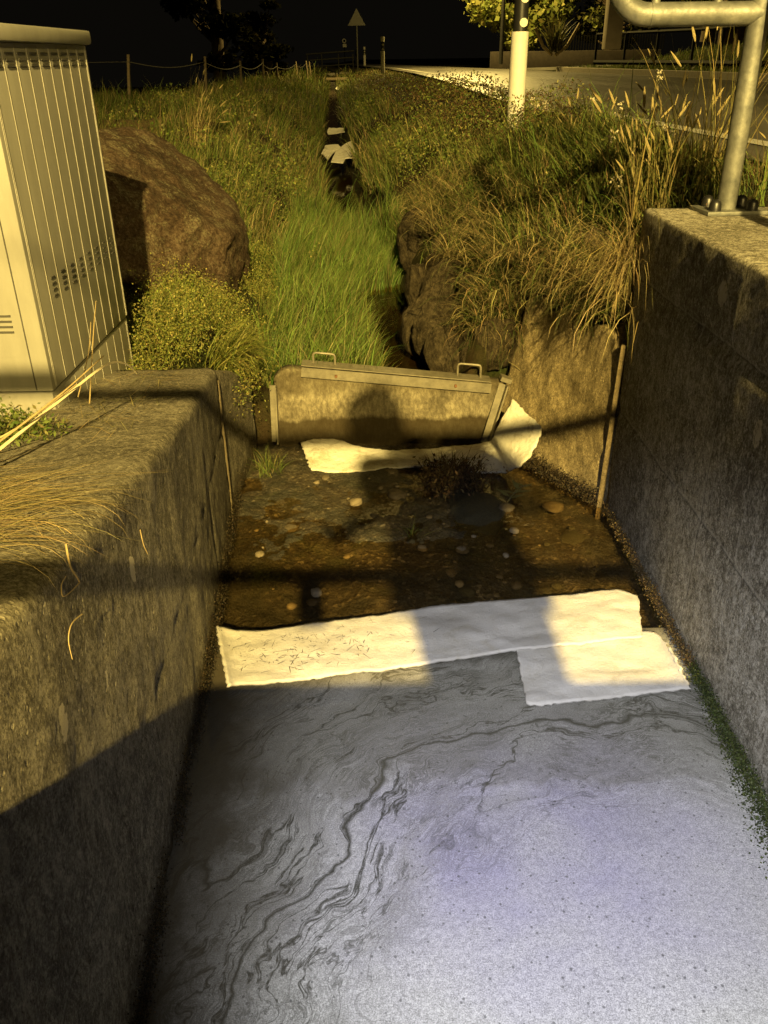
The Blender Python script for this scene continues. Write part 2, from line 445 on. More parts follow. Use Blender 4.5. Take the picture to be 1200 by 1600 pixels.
kb = MB(); kmat = simple('kerb_stone', (.30, .27, .21), .9, 0, .25, 20, .4)
V = []; Fc = []
yk = np.concatenate([np.arange(2, 30.0, .5)])
for y in yk:
    b = float(I(y, RR)); V += [(b-.02, y, 1.0), (b-.02, y, 1.255), (b+.13, y, 1.262), (b+.13, y, 1.0)]
for i in range(len(yk)-1):
    for k in range(3): a = i*4+k; Fc.append((a, a+1, a+5, a+4))
Fc.append(tuple((len(yk)-1)*4+k for k in range(4)))
tag(mesh_obj('kerb', V, Fc, kmat, smooth_=False), kind='structure')
# side road mouth beyond the verge
tag(mesh_obj('pavement', [(5.3, 31, 1.15), (14, 31, 1.3), (14, 35.5, 1.35), (4.8, 35.5, 1.16)], [(0, 1, 2, 3)], asphalt(), smooth_=False), kind='structure')

# ------------------------------------------------------------------ channel bed + water
def bed_mat():
    n = NT('wet_silt_and_gravel', .55, .5); co = n.coord()
    f = n.noise(co, 14, 8, .75, .3); v = n.voro(co, 90, out='Color'); vd = n.voro(co, 90)
    sc = n.n('ShaderNodeSeparateColor'); n.l(v, sc.inputs[0])
    c = n.ramp(f, [(.32, (.013, .0125, .008)), (.5, (.034, .031, .019)), (.68, (.070, .062, .040))])
    gr = n.ramp(sc.outputs[0], [(.0, (.03, .020, .009)), (.6, (.055, .043, .024)), (.92, (.11, .088, .05)), (1, (.24, .20, .13))])
    gm = n.ramp(n.noise(co, 6, 6, .7), [(.42, 0.0), (.55, 1.0)])
    c = n.mix(n.math('MULTIPLY', gm, .8), c, gr)
    alg = n.ramp(n.noise(co, 5, 6, .7, .5), [(.55, 0.0), (.68, 1.0)])
    c = n.mix(n.math('MULTIPLY', alg, .5), c, (.045, .05, .012))
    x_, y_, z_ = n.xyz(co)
    deep_shade = n.math('ADD', n.math('MULTIPLY', x_, 1.0), n.math('MULTIPLY_ADD', n.noise(co, 4, 5, .6), .5, n.math('MULTIPLY', y_, .9)))  # gloom of deep, shaded water put into the bed colour, left by the sheet
    c = n.mix(n.math('MULTIPLY', n.ramp(n.math('MULTIPLY', deep_shade, .4), [(.80, .85), (.98, 0.0)]), n.ramp(n.noise(co, 7, 4), [(.35, .7), (.6, 1.0)])), c, (.012, .011, .005))
    n.base(c); n.plug(n.b.inputs['Roughness'], n.ramp(n.noise(co, 40, 5), [(.3, .35), (.7, .8)]))
    b = n.bump(n.noise(co, 45, 7, .75), 1.0, .015); n.bump(vd, .5, .006, b); return n.m
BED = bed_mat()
def zbed(x, y):
    ex = .050*smooth(1.95, 2.7, y)-.085                       # deep near the mat, shoaling upstream
    ex = ex+.038*smooth(2.0, 2.65, y)*smooth(.95, .35, np.abs(x-(-.05)))*smooth(.55, .25, x)
    ex = ex-.02*smooth(.3, .5, x)*smooth(2.6, 3.2, y)
    ex = ex-.05*smooth(.0, -.2, x)*smooth(2.75, 2.3, y)
    z = ex+fbm(x*5, y*5, 0, 5, 21)*.028+fbm(x*28, y*28, 0, 3, 31)*.009
    return np.where(y < 1.7, -.16, z)
bx = np.arange(-.85, 1.2, .011); by = np.concatenate([np.arange(-1.5, 1.6, .2), np.arange(1.6, 3.66, .011)])
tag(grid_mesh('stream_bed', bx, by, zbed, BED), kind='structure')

def water(name, tint, rough=.04, ior=1.33, scale=18, strength=.12, deep=None):
    n = NT(name); co = n.coord(); n.t.nodes.remove(n.b)
    tr = n.n('ShaderNodeBsdfTransparent'); tr.inputs[0].default_value = (*tint, 1)
    gl = n.n('ShaderNodeBsdfGlossy'); gl.inputs['Roughness'].default_value = rough; gl.inputs[0].default_value = (1, 1, 1, 1)
    fr = n.n('ShaderNodeFresnel'); fr.inputs[0].default_value = ior
    b = n.n('ShaderNodeBump'); n.l(n.noise(co, scale, 3, .5, .3), b.inputs['Height']); b.inputs['Strength'].default_value = strength; b.inputs['Distance'].default_value = .02
    n.l(b.outputs[0], gl.inputs['Normal']); n.l(b.outputs[0], fr.inputs['Normal'])
    mx = n.n('ShaderNodeMixShader'); n.l(n.math('MULTIPLY', fr.outputs[0], n.math('SUBTRACT', 1.0, n.n('ShaderNodeNewGeometry').outputs['Backfacing'])), mx.inputs[0]); n.l(tr.outputs[0], mx.inputs[1]); n.l(gl.outputs[0], mx.inputs[2])
    n.l(mx.outputs[0], n.out.inputs[0]); return n.m
WAT = water('shallow_brown_water', (.80, .71, .52))
WATD = water('dark_still_water', (.66, .52, .30), .03, 1.33, 10, .08)
def wz(x, y): return 0*x
tag(grid_mesh('water', np.array([-.85, 1.2]), np.array([-1.5, 3.64]), wz, WAT), kind='structure')
# stream above the weir
V = []; sy = np.concatenate([np.arange(3.675, 10, .25), np.arange(10, 46, 1.0)])
for y in sy:
    c = float(I(y, CX)); z = float(I(y, ZC))
    V += [(c-.24, y, z), (c+.30, y, z)]
tag(mesh_obj('stream_water', np.array(V), [(2*i, 2*i+1, 2*i+3, 2*i+2) for i in range(len(sy)-1)], WATD), kind='structure')

# floating film of fine scum on the lower pool
def scum():
    n = NT('floating_pollen_film', .75, .35); co = n.coord()
    x, y, z = n.xyz(co)
    # swirl coordinates around an eddy centre
    cx, cy = .62, .62
    wv_ = n.noise(co, 2.4, 4, .55, col=True); sw = n.n('ShaderNodeSeparateColor'); n.l(wv_, sw.inputs[0])
    xw = n.math('MULTIPLY_ADD', sw.outputs[0], .34, x); yw = n.math('MULTIPLY_ADD', sw.outputs[1], .34, y)
    dx = n.math('SUBTRACT', xw, cx+.17); dy = n.math('SUBTRACT', yw, cy+.17)
    r = n.math('SQRT', n.math('ADD', n.math('MULTIPLY', dx, dx), n.math('MULTIPLY', n.math('MULTIPLY', dy, dy), .72)))
    ang = n.math('ARCTAN2', dy, dx)
    r2 = r
    cb = n.n('ShaderNodeCombineXYZ'); n.l(r2, cb.inputs[0]); n.l(n.math('MULTIPLY', ang, .20), cb.inputs[1])
    s1 = n.noise(cb.outputs[0], 8, 5, .60, .4); s2 = n.noise(cb.outputs[0], 17, 6, .64, .6); s3 = n.noise(cb.outputs[0], 36, 6, .66, .7)
    ridge = lambda s, w_, c0=.5: n.ramp(n.math('ABSOLUTE', n.math('SUBTRACT', s, c0)), [(0, 1.0), (w_*.45, .8), (w_, 0.0)])
    v1 = ridge(s1, .0135); v2 = ridge(s2, .019); v3 = ridge(s3, .034); v4 = ridge(s2, .012, .57); v5 = ridge(s3, .026, .42)
    outer = n.ramp(n.math('MULTIPLY', r2, .8), [(.50, 0.0), (.68, 1.0)])
    rag = n.noise(co, 110, 4, .85)
    brk = n.ramp(n.noise(co, 6, 4, .6), [(.40, .15), (.58, 1.0)]); brk2 = n.ramp(n.noise(co, 4.2, 4, .6), [(.42, 0.0), (.58, 1.0)])
    big = ridge(n.math('MULTIPLY_ADD', rag, .012, r2), .0065, .985)          # one long dark line sweeping round the eddy
    v = n.math('MAXIMUM', n.math('MULTIPLY', v1, 1.0), n.math('MAXIMUM', n.math('MULTIPLY', n.math('MULTIPLY', v2, .8), brk), n.math('MAXIMUM', n.math('MULTIPLY', n.math('MAXIMUM', n.math('MULTIPLY', v5, .6), n.math('MULTIPLY', v3, .7)), brk2), n.math('MULTIPLY', n.math('MULTIPLY', v4, .6), brk2))))
    v = n.math('MULTIPLY', v, n.ramp(rag, [(.36, .45), (.52, 1.0)]))
    v = n.math('MAXIMUM', n.math('MULTIPLY', v, outer), big)
    thin = n.ramp(n.noise(cb.outputs[0], 6, 6, .7, .6), [(.48, 0.0), (.60, 1.0)])
    thin = n.math('MULTIPLY', n.math('MULTIPLY', thin, outer), n.ramp(rag, [(.4, .12), (.6, .45)]))
    # grain
    g1 = n.noise(co, 330, 2, .8); g2 = n.noise(co, 110, 4, .8)
    g = n.math('MULTIPLY_ADD', g1, .6, n.math('MULTIPLY', g2, .4))
    pale = n.ramp(g, [(.37, (.16, .16, .14)), (.50, (.33, .33, .305)), (.64, (.56, .56, .52))])
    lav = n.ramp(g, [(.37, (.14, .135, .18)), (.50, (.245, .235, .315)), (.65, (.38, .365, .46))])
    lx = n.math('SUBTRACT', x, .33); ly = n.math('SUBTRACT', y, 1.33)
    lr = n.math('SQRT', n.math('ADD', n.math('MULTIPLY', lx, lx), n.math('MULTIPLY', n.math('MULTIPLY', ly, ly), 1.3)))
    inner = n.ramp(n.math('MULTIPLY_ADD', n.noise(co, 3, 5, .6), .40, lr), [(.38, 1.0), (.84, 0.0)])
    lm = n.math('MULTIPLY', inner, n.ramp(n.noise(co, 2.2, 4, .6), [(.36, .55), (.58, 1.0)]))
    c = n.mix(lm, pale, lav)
    dots = n.ramp(n.voro(co, 42), [(.10, 1.0), (.15, 0.0)])
    c = n.mix(n.math('MULTIPLY', dots, .7), c, (.06, .06, .06))
    c = n.mix(thin, c, (.10, .095, .07))
    c = n.mix(n.math('MULTIPLY', v, .96), c, (.022, .021, .012))
    # the film thins out to clear dark water along the left wall and under the sheet
    eL = n.math('MULTIPLY_ADD', n.noise(co, 3, 6, .65), .42, x)
    le = n.ramp(n.math('ADD', eL, .6), [(.38, 1.0), (.66, 0.0)])
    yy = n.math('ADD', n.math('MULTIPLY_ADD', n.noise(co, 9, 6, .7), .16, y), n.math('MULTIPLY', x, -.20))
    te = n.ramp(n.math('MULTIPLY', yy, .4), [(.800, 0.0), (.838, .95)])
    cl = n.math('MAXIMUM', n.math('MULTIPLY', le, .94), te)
    up = n.ramp(n.math('MULTIPLY', n.math('MULTIPLY_ADD', n.noise(cb.outputs[0], 4, 5, .65), .9, y), .5), [(.98, 0.0), (1.30, .42)])
    c = n.mix(up, c, (.085, .080, .055))
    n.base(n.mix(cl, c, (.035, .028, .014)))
    n.bump(g1, .35, .002)
    return n.m
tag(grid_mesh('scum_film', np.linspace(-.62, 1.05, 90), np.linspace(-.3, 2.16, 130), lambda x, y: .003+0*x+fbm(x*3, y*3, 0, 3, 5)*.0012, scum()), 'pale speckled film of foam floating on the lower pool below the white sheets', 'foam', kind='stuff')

# ------------------------------------------------------------------ channel walls
def wall_mesh(name, path, ztop, thick, mat, parent=None, side=1, step=.022, amp=.006, zbot=-.25, groove=(), rnd=.02, wob=None):
    """A concrete wall: path of inner face (x,y), top height from ztop(s along y), built as one continuous surface: face, rounded edge, top, back"""
    # resample
    P = [Vector((p[0], p[1], 0)) for p in path]
    pts = []
    for a, b in zip(P[:-1], P[1:]):
        k = max(1, int((b-a).length/step)); pts += [a.lerp(b, i/k) for i in range(k)]
    pts.append(P[-1])
    rows = []
    nz = 46
    for i, p in enumerate(pts):
        t = (pts[min(i+1, len(pts)-1)]-pts[max(i-1, 0)]).normalized(); nr = Vector((t.y, -t.x, 0))*side   # points into channel
        zt = float(ztop(p)); prof = []
        for k in range(nz): prof.append((0.0, zbot+(zt-rnd-zbot)*k/(nz-1)))
        for k in range(1, 5):
            a = math.pi/2*k/4; prof.append((-rnd*(1-math.cos(a)), zt-rnd+rnd*math.sin(a)))
        for k in range(1, 17): prof.append((-rnd-(thick-rnd)*k/16, zt))
        prof.append((-thick, zbot))
        rows.append([(p+nr*o+Vector((0, 0, z)), nr) for o, z in prof])
    m = len(rows[0]); V = np.array([[list(q[0]) for q in r] for r in rows]).reshape(-1, 3); N = np.array([[list(q[1]) for q in r] for r in rows]).reshape(-1, 3)
    d = fbm(V[:, 0]*9, V[:, 1]*9, V[:, 2]*5, 4, 7)*amp+fbm(V[:, 0]*40, V[:, 1]*40, V[:, 2]*30, 2, 17)*amp*.45
    for (kind, pos, wd, dp) in groove:
        s = V[:, 1] if kind == 'y' else V[:, 2]
        ws = fbm(V[:, 1]*4, V[:, 2]*4, 0, 3, 77)*.008
        d = d-dp*np.exp(-((s-pos+ws)/wd)**2)
    top = (np.arange(m)[None].repeat(len(rows), 0).reshape(-1) >= nz+3)
    V2 = V+N*np.where(top, 0, d)[:, None]; V2[:, 2] += np.where(top, d*1.2, 0)
    i = np.arange(len(rows)-1)[:, None]*m+np.arange(m-1)[None]
    Fc = np.stack([i, i+1, i+m+1, i+m], -1).reshape(-1, 4)
    if side < 0: Fc = Fc[:, ::-1]
    faces = [tuple(f) for f in Fc.tolist()]
    e0 = tuple(range(m)); e1 = tuple((len(rows)-1)*m+k for k in range(m))
    faces += [e0[::-1] if side > 0 else e0, e1 if side > 0 else e1[::-1]]
    return mesh_obj(name, [tuple(v) for v in V2.tolist()], faces, mat, parent)

ZTL = [(-3, 1.2), (.4, 1.08), (1.04, .955), (1.38, .885), (1.73, .815), (2.22, .725), (3.04, .605), (3.7, .34)]
sL = [PX(195, 890, -.52), PX(74, 1130, -.50), PX(318, 850, -.58), PX(150, 1060, -.51)]
spL = [(p.x, p.y, p.z, r_, e_) for p, r_, e_ in zip(sL, (.016, .017, .007, .006), (2.0, 1.9, 3.0, 3.0))]
CONL = concrete('stained_concrete_left', (.050, .045, .032), (.125, .113, .083), (.27, .25, .19), True, spL, .10, lines=((2, .375), (1, 2.42)))
wl_ = thing('channel_wall', 'weathered brown concrete channel wall on the left with straw lying over its top', 'wall', (0, 0, 0))
wall_mesh('wall_face', [(-.455, -3), (-.475, .9), (-.535, 2.0), (-.600, 2.92)], lambda p: I(p.y, ZTL)+.0, .42, CONL, wl_, 1, rnd=.028, amp=.006, groove=[('z', .375, .006, .008), ('y', 2.42, .006, .010)])
wall_mesh('wall_end', [(-.612, 2.945), (-.585, 3.60)], lambda p: I(p.y, [(2.9, .615), (3.25, .50), (3.62, .33)]), .34, CONL, wl_, 1, rnd=.022, amp=.006)
jm = MB(); 
jp = [(-.601, 2.932, z) for z in (-.1, .25, .57)]
jm.tube(jp, .006, 8).build('joint_strip', concrete('joint_mortar', (.07, .055, .03), (.12, .10, .06), (.2, .16, .10), False, speck=.6), wl_)

sR = [PX(1138, 458, .915), PX(1178, 678, .90), PX(900, 0, .9)]
spR = [(p.x, p.y, p.z, r_, e_) for p, r_, e_ in zip(sR[:2], (.030, .019), (1.1, 1.9))]
CONR = concrete('grey_concrete_right', (.050, .044, .030), (.145, .132, .098), (.36, .345, .29), True, spR, .045, 1.0, algae=(.03, .032, .012), lines=((2, .42), (2, .92), (1, 2.1)))
wr_ = thing('channel_wall', 'tall dark concrete channel wall on the right with formwork joints and pale lime marks', 'wall', (0, 0, 0))
wall_mesh('wall_face', [(.94, -3), (.935, .8), (.905, 2.0), (.885, 2.955)], lambda p: 1.144, 1.35, CONR, wr_, -1, rnd=.012, amp=.005, groove=[('z', .42, .008, .010), ('z', .92, .008, .010), ('y', 2.1, .005, .005)])
# wing wall right, leaning slightly back
WW = concrete('wing_concrete', (.10, .080, .042), (.22, .175, .095), (.36, .30, .17), False, (), .06)
ww = thing('wing_wall', 'rough ochre concrete wing wall slanting between the weir board and the tall right wall', 'wall', (0, 0, 0))
na, nb = 60, 44
V = []; 
BL, BR = Vector((.47, 3.66, -.2)), Vector((.862, 2.99, -.2)); TL, TR = Vector((.68, 3.86, .70)), Vector((.884, 2.99, .70))
for j in range(nb+1):
    for i in range(na+1):
        a, b = i/na, j/nb
        p = BL.lerp(BR, a).lerp(TL.lerp(TR, a), b); V.append(p)
V = np.array([list(p) for p in V]); nrm = np.array([-.85, -.5, .1]); d = fbm(V[:, 0]*8, V[:, 1]*8, V[:, 2]*8, 5, 41)*.018
tp = (np.arange(nb+1)[:, None]/nb*np.ones(na+1)[None]).reshape(-1)
V[:, 2] -= smooth(.35, 1, tp)*(.05+.06*vnoise(V[:, 0]*14, V[:, 1]*14, 0, 4)); V += nrm*d[:, None]
i = np.arange(nb)[:, None]*(na+1)+np.arange(na)[None]
Fc = np.stack([i, i+1, i+na+2, i+na+1], -1).reshape(-1, 4)
o = mesh_obj('wing_face', V, Fc, WW, ww)
sd = o.modifiers.new('s', 'SOLIDIFY'); sd.thickness = .14; sd.offset = -1
m_ = MB(); m_.box((.872, 2.978, .25), (.020, .022, .84), Matrix.Rotation(R(-30), 3, 'Z') @ Matrix.Rotation(R(1.5), 3, 'Y'), .006)
m_.build('edge_strip', concrete('pale_mortar', (.08, .062, .03), (.14, .11, .06), (.24, .19, .11), True, speck=.7), ww)

# ------------------------------------------------------------------ weir board
yB = 3.60
A0 = PY(437, 690, yB); A1 = PY(436, 588, yB+.03); B0 = PY(768, 700, yB); B1 = PY(786, 607, yB+.03)
wb = thing('weir_board', 'stained concrete weir board with a steel capping strip and two lifting handles', 'weir', (0, yB, 0))
def rel(p): return Vector(p)-Vector((0, yB, 0))
def boardm():
    n = NT('stained_weir_board', .9, .2); co = n.coord(); x, y, z = n.xyz(co)
    st = n.noise(n.mapv(co, (1, 1, .5)), 55, 8, .78); big = n.noise(n.mapv(co, (1, 1, 1)), 5, 6, .7, .4)
    c = n.ramp(n.math('MULTIPLY_ADD', st, .5, n.math('MULTIPLY', big, .5)), [(.38, (.045, .038, .022)), (.5, (.15, .13, .085)), (.63, (.34, .31, .21))])
    wl = n.math('MULTIPLY_ADD', n.noise(n.mapv(co, (1, 1, .2)), 6, 5, .7), .10, z)
    wet = n.ramp(wl, [(.185, 1.0), (.205, 0.0)])
    c = n.mix(n.math('MULTIPLY', wet, .9), c, (.028, .020, .008))
    up = n.ramp(n.math('MULTIPLY_ADD', n.noise(co, 9, 5), .12, z), [(.31, 0.0), (.35, .45)])
    c = n.mix(up, c, (.055, .042, .018)); n.base(c); n.bump(st, .7, .006); return n.m
tl = PY(440, 585, yB); tr = PY(792, 600, yB)
cap0 = PY(470, 577, yB-.03); cap1 = PY(768, 603, yB-.03)
bz0, bz1 = cap0.z+.0, cap1.z+.0
V = []; nx_, nz_ = 60, 26; xl, xr = A0.x-.005, B0.x+.02
for side_ in (0,):
    for j in range(nz_+1):
        for i in range(nx_+1):
            a, b = i/nx_, j/nz_
            zt_ = bz0+(bz1-bz0)*a
            if a < .08: zt_ -= .05*(1-a/.08)**2
            xx = (xl+(xr-xl)*a)+(b*.02 if a > .5 else -b*.0); V.append((xx, .0, -.12+(zt_+.12)*b))
V = np.array(V); V[:, 1] += fbm(V[:, 0]*14, V[:, 2]*14, 0, 4, 55)*.006
i = np.arange(nz_)[:, None]*(nx_+1)+np.arange(nx_)[None]
o = mesh_obj('board', V, np.stack([i, i+1, i+nx_+2, i+nx_+1], -1).reshape(-1, 4), boardm(), wb)
sd = o.modifiers.new('s', 'SOLIDIFY'); sd.thickness = .07; sd.offset = -1; 
bvl = o.modifiers.new('b', 'BEVEL'); bvl.width = .004; bvl.segments = 1; bvl.limit_method = 'ANGLE'
steel = simple('dull_zinc_strip', (.17, .155, .11), .55, .25, .3, 30, .25)
dirv = (rel(cap1)-rel(cap0)); L_ = dirv.length; ang = math.atan2(dirv.z, dirv.x)
mid = (rel(cap0)+rel(cap1))/2; RM = Matrix.Rotation(-ang, 3, 'Y')
cs_ = MB(); cs_.box(mid+Vector((0, .016, -.018)), (L_, .006, .044), RM); cs_.box(mid+Vector((0, .058, .0105)), (L_, .078, .005), RM)
cs_.build('cap_strip', steel, wb)
for fpx, fpy in ((525, 588), (712, 603)):
    p = rel(PY(fpx, fpy, yB-.022)); bb = MB(); bb.tube([p+Vector((0, .006, 0)), p+Vector((0, -.004, 0))], .0065, 10); bb.build('bolt', M['rust'], wb)
for x0, x1, yb, yt in ((487, 524, 572, 552), (714, 753, 589, 571)):
    a = rel(PY(x0+2, yb, yB)); b = rel(PY(x1-1, yb+2, yB)); h = .062
    a.y = b.y = .035; a.z += -.012; b.z += -.012
    pts = [a, a+Vector((0, 0, h-.012)), a+Vector((.004, 0, h-.003)), a+Vector((.014, 0, h)), b+Vector((-.014, 0, h)), b+Vector((-.004, 0, h-.003)), b+Vector((0, 0, h-.012)), b]
    hm = MB(); hm.tube(pts, .0052, 8); hm.build('handle', steel, wb)
# guide rails in which the board stands
gl_ = thing('guide_rail', 'pale steel guide rail upright at the left end of the weir board', 'guide rail', (0, 0, 0), group='weir guide rails')
def rail(pts, wdt, parent, nm='rail'):
    m = MB(); a, b = Vector(pts[0]), Vector(pts[1]); t = (b-a).normalized(); s = t.cross(Vector((0, -1, 0))).normalized(); f = s.cross(t).normalized()
    for (o0, o1, w1, d1) in ((0, 0, wdt, .006), (wdt/2-.003, -.02, .006, .045)):
        c = (a+b)/2+s*o0-f*o1
        Mx = Matrix((s, f, t)).transposed(); m.box(c, (w1, d1, (b-a).length), Mx)
    return m.build(nm, steel, parent)
rail([PY(431, 690, 3.57), PY(427, 602, 3.59)], .034, gl_)
gr_ = thing('guide_rail', 'leaning steel guide rail between the weir board and the right wing wall', 'guide rail', (0, 0, 0), group='weir guide rails')
rail([PY(757, 692, 3.555), PY(786, 600, 3.60)], .036, gr_)
rm_ = MB(); p = PY(790, 592, 3.62); rm_.box(p, (.05, .05, .02), Matrix.Rotation(R(20), 3, 'Y')); rm_.build('bracket', steel, gr_)

# ------------------------------------------------------------------ absorbent sheets
def sheet(name, top, bot, label, z=lambda a, b: .012, nb=26, na=110, th=.009, mat=None, fray=.004, group=None, pts3=False):
    def res(poly, t):
        P = [Vector(p) if pts3 else Vector(p).to_3d() for p in poly]; L = [0]
        for a, b in zip(P[:-1], P[1:]): L.append(L[-1]+(b-a).length)
        T = np.asarray(t)*L[-1]
        return np.stack([np.interp(T, L, [p[k] for p in P]) for k in range(3)], -1)
    a = np.linspace(0, 1, na+1)
    # smooth polylines slightly
    T_, B_ = res(top, a), res(bot, a)
    ker = np.array([1, 2, 3, 2, 1])/9
    for arr in (T_, B_):
        for k in range(3):
            e = np.pad(arr[:, k], 2, mode='edge'); arr[:, k] = np.convolve(e, ker, 'valid')
    V = []
    for j in range(nb+1):
        b = j/nb
        row = T_*(1-b)+B_*b
        for i_ in range(na+1):
            q = row[i_]
            if pts3: p = Vector(q)
            else: p = PZ(q[0], q[1], z(a[i_], b))
            V.append(p[:])
    V = np.array(V)
    ii = (np.arange(nb+1)[:, None]*0+a[None]).reshape(-1); jj = (np.linspace(0, 1, nb+1)[:, None]+0*a[None]).reshape(-1)
    ed = np.maximum(smooth(.02, 0, np.minimum(ii, 1-ii)), smooth(.08, 0, np.minimum(jj, 1-jj)))
    V[:, 2] += fbm(V[:, 0]*5, V[:, 1]*9, 0, 4, 61)*.013+vnoise(V[:, 0]*60, V[:, 1]*60, V[:, 2]*60, 63)*.0015
    V[:, 0] += ed*vnoise(V[:, 0]*90, V[:, 1]*90, 0, 64)*fray; V[:, 1] += ed*vnoise(V[:, 0]*90, V[:, 1]*90, 9, 65)*fray
    if not pts3: V[:, 2] = np.maximum(V[:, 2], .0055)
    k = np.arange(nb)[:, None]*(na+1)+np.arange(na)[None]
    o = mesh_obj(name, V, np.stack([k, k+na+1, k+na+2, k+1], -1).reshape(-1, 4), mat or M['felt'])
    s = o.modifiers.new('s', 'SOLIDIFY'); s.thickness = th; s.offset = 1
    return tag(o, label, 'absorbent sheet', group)
G = 'white absorbent sheets laid across the stream'
sheet('absorbent_sheet', [(334, 978), (360, 985), (400, 988), (480, 976), (600, 962), (690, 948), (820, 938), (920, 929), (965, 926), (998, 938)],
      [(352, 1076), (400, 1074), (480, 1063), (560, 1052), (640, 1042), (700, 1035), (810, 1017), (900, 1009), (1006, 998)],
      'long white absorbent sheet spanning the channel from wall to wall, dotted with plant litter', group=G,
      z=lambda a, b: .016+.030*max(0, 1-a/.05)**2+.004*math.sin(a*9))
sheet('absorbent_sheet', [(803, 1008), (860, 1004), (930, 998), (1000, 988), (1022, 990), (1050, 1012)],
      [(822, 1102), (845, 1104), (900, 1099), (960, 1092), (1030, 1084), (1082, 1078)],
      'short clean white absorbent sheet tucked under the long one, jutting into the pool', group=G, na=70, z=lambda a, b: .0075+.022*max(0, (a-.85)/.15)**2)
# far curved sheet with one end propped up on the wing wall
def q(px, py, Y): return PY(px, py, Y)
def zb(px, py, z): return PZ(px, py, z)
top3 = [zb(468, 693, .045), zb(490, 687, .05), zb(520, 688, .05), zb(560, 700, .035), zb(620, 706, .03), zb(680, 704, .03), zb(740, 697, .035), zb(768, 692, .05), PY(774, 682, 3.40), PY(786, 652, 3.42), PY(805, 624, 3.44)]
bot3 = [zb(484, 736, .008), zb(520, 738, .01), zb(570, 738, .01), zb(620, 733, .01), zb(680, 730, .012), zb(740, 737, .012), zb(790, 738, .015), PY(815, 731, 3.13), PY(832, 712, 3.16), PY(842, 690, 3.19), PY(848, 666, 3.24)]
sheet('absorbent_sheet', top3, bot3, 'soiled white absorbent sheet below the weir board, its right end propped up', group=G, mat=M['felt_wet'], pts3=True, na=90, fray=.006)
def upmat(outl, z, label, lift=0.0):
    P = [PZ(px, py, z+lift*k_) for px, py, k_ in outl]
    c = sum(P, Vector())/len(P)
    bm = bmesh.new(); vs = [bm.verts.new(p) for p in P]; bm.faces.new(vs); bmesh.ops.triangulate(bm, faces=bm.faces)
    for _ in range(4): bmesh.ops.subdivide_edges(bm, edges=[e for e in bm.edges if e.calc_length() > .06], cuts=1)
    for v in bm.verts: v.co.z += float(fbm(v.co.x*4, v.co.y*3, 0, 2, 7))*.02
    me = bpy.data.meshes.new('absorbent_sheet'); bm.to_mesh(me); bm.free(); me.materials.append(M['felt_wet'])
    o = bpy.data.objects.new('absorbent_sheet', me); COL.objects.link(o); s = o.modifiers.new('s', 'SOLIDIFY'); s.thickness = .01
    if sum(p.normal.z for p in me.polygons) < 0: me.flip_normals()
    tag(o, label, 'absorbent sheet', G)
upmat([(502, 240, 0), (508, 228, .3), (528, 225, .5), (533, 231, .3), (522, 238, .2), (512, 249, 0)], .50, 'small white sheet fragment in the far ditch, left of the torn wide one')
upmat([(517, 252, 0), (527, 233, .2), (535, 228, .6), (550, 219, 1.6), (557, 233, 1), (557, 246, 0), (540, 247, 0), (536, 254, 0)], .50, 'torn wide white sheet with a raised corner in the far ditch', .05)
upmat([(511, 206, 0), (514, 199, 0), (526, 201, 0), (536, 199, 0), (539, 205, 0), (525, 207, 0), (514, 209, 0)], .50, 'thin ragged white strip in the ditch just above the torn wide sheet')
upmat([(524, 138, 0), (528, 135, 0), (536, 136, 0), (536, 140, 0), (527, 140, 0)], .62, 'farthest tiny white sheet in the ditch near the culvert')

# ------------------------------------------------------------------ cable cabinet
CXr, CY0, CY1 = -.945, 2.30, 3.12
cab = thing('cable_cabinet', 'tall pale grey ribbed roadside cable cabinet with louvred vents beside the boulder', 'cabinet', (-1.32, 2.71, .45))
def cl(p): return Vector(p)-Vector((-1.32, 2.71, .45))
CX0 = -1.70; ZB = .765; ZT = 1.645
bd = MB(); bd.box(cl(((CXr+CX0)/2, (CY0+CY1)/2, (ZB+ZT)/2)), (CXr-CX0, CY1-CY0, ZT-ZB), None, .006); bd.build('body', M['cabinet'], cab)
pl = MB(); pl.box(cl(((CXr+CX0)/2-.002, (CY0+CY1)/2, (.20+ZB-.006)/2)), (CXr-CX0-.008, CY1-CY0-.008, ZB-.006-.20), None, .004); pl.build('plinth', M['cabinet'], cab)
gp = MB(); gp.box(cl(((CXr+CX0)/2, (CY0+CY1)/2, ZB-.003)), (CXr-CX0-.03, CY1-CY0-.03, .010)); gp.build('shadow_gap', M['dark_slot'], cab)
ld = MB(); ld.box(cl(((CXr+CX0)/2, (CY0+CY1)/2, ZT+.021)), (CXr-CX0+.035, CY1-CY0+.035, .040), None, .010); ld.build('lid', M['cabinet'], cab)
nr_ = 9; rb = MB(); vt = MB()
sp = (CY1-CY0-.05)/nr_
for k in range(nr_+1):
    y = CY0+.028+sp*k
    for dy in ((-.004, .004) if k in (0, nr_) else (0,)):
        rb.box(cl((CXr, y+dy, (ZB+ZT)/2)), (.0024, .0018, ZT-ZB-.012)); rb.box(cl((CXr-.006, y+dy, (.3+ZB-.02)/2)), (.0024, .0018, ZB-.02-.3))
rb.build('rib', M['seam'], cab)
for k in range(nr_):
    yc = CY0+.028+sp*(k+.5)
    vt_ = MB()
    for q_ in range(3): vt_.box(cl((CXr+.0008, yc, ZT-.025-.014*q_)), (.004, sp*.62, .0055))
    vt_.build('vent', M['dark_slot'], cab)
    if k > 0:
        vt_ = MB()
        for q_ in range(4): vt_.box(cl((CXr+.0008, yc, 1.055-.017*q_)), (.004, sp*.34, .0045))
        vt_.build('vent', M['dark_slot'], cab)
vf = MB()
for q_ in range(4): vf.box(cl((-1.13, CY0-.0008, .985-.015*q_)), (.22, .004, .005))
vf.build('front_vent', M['dark_slot'], cab)
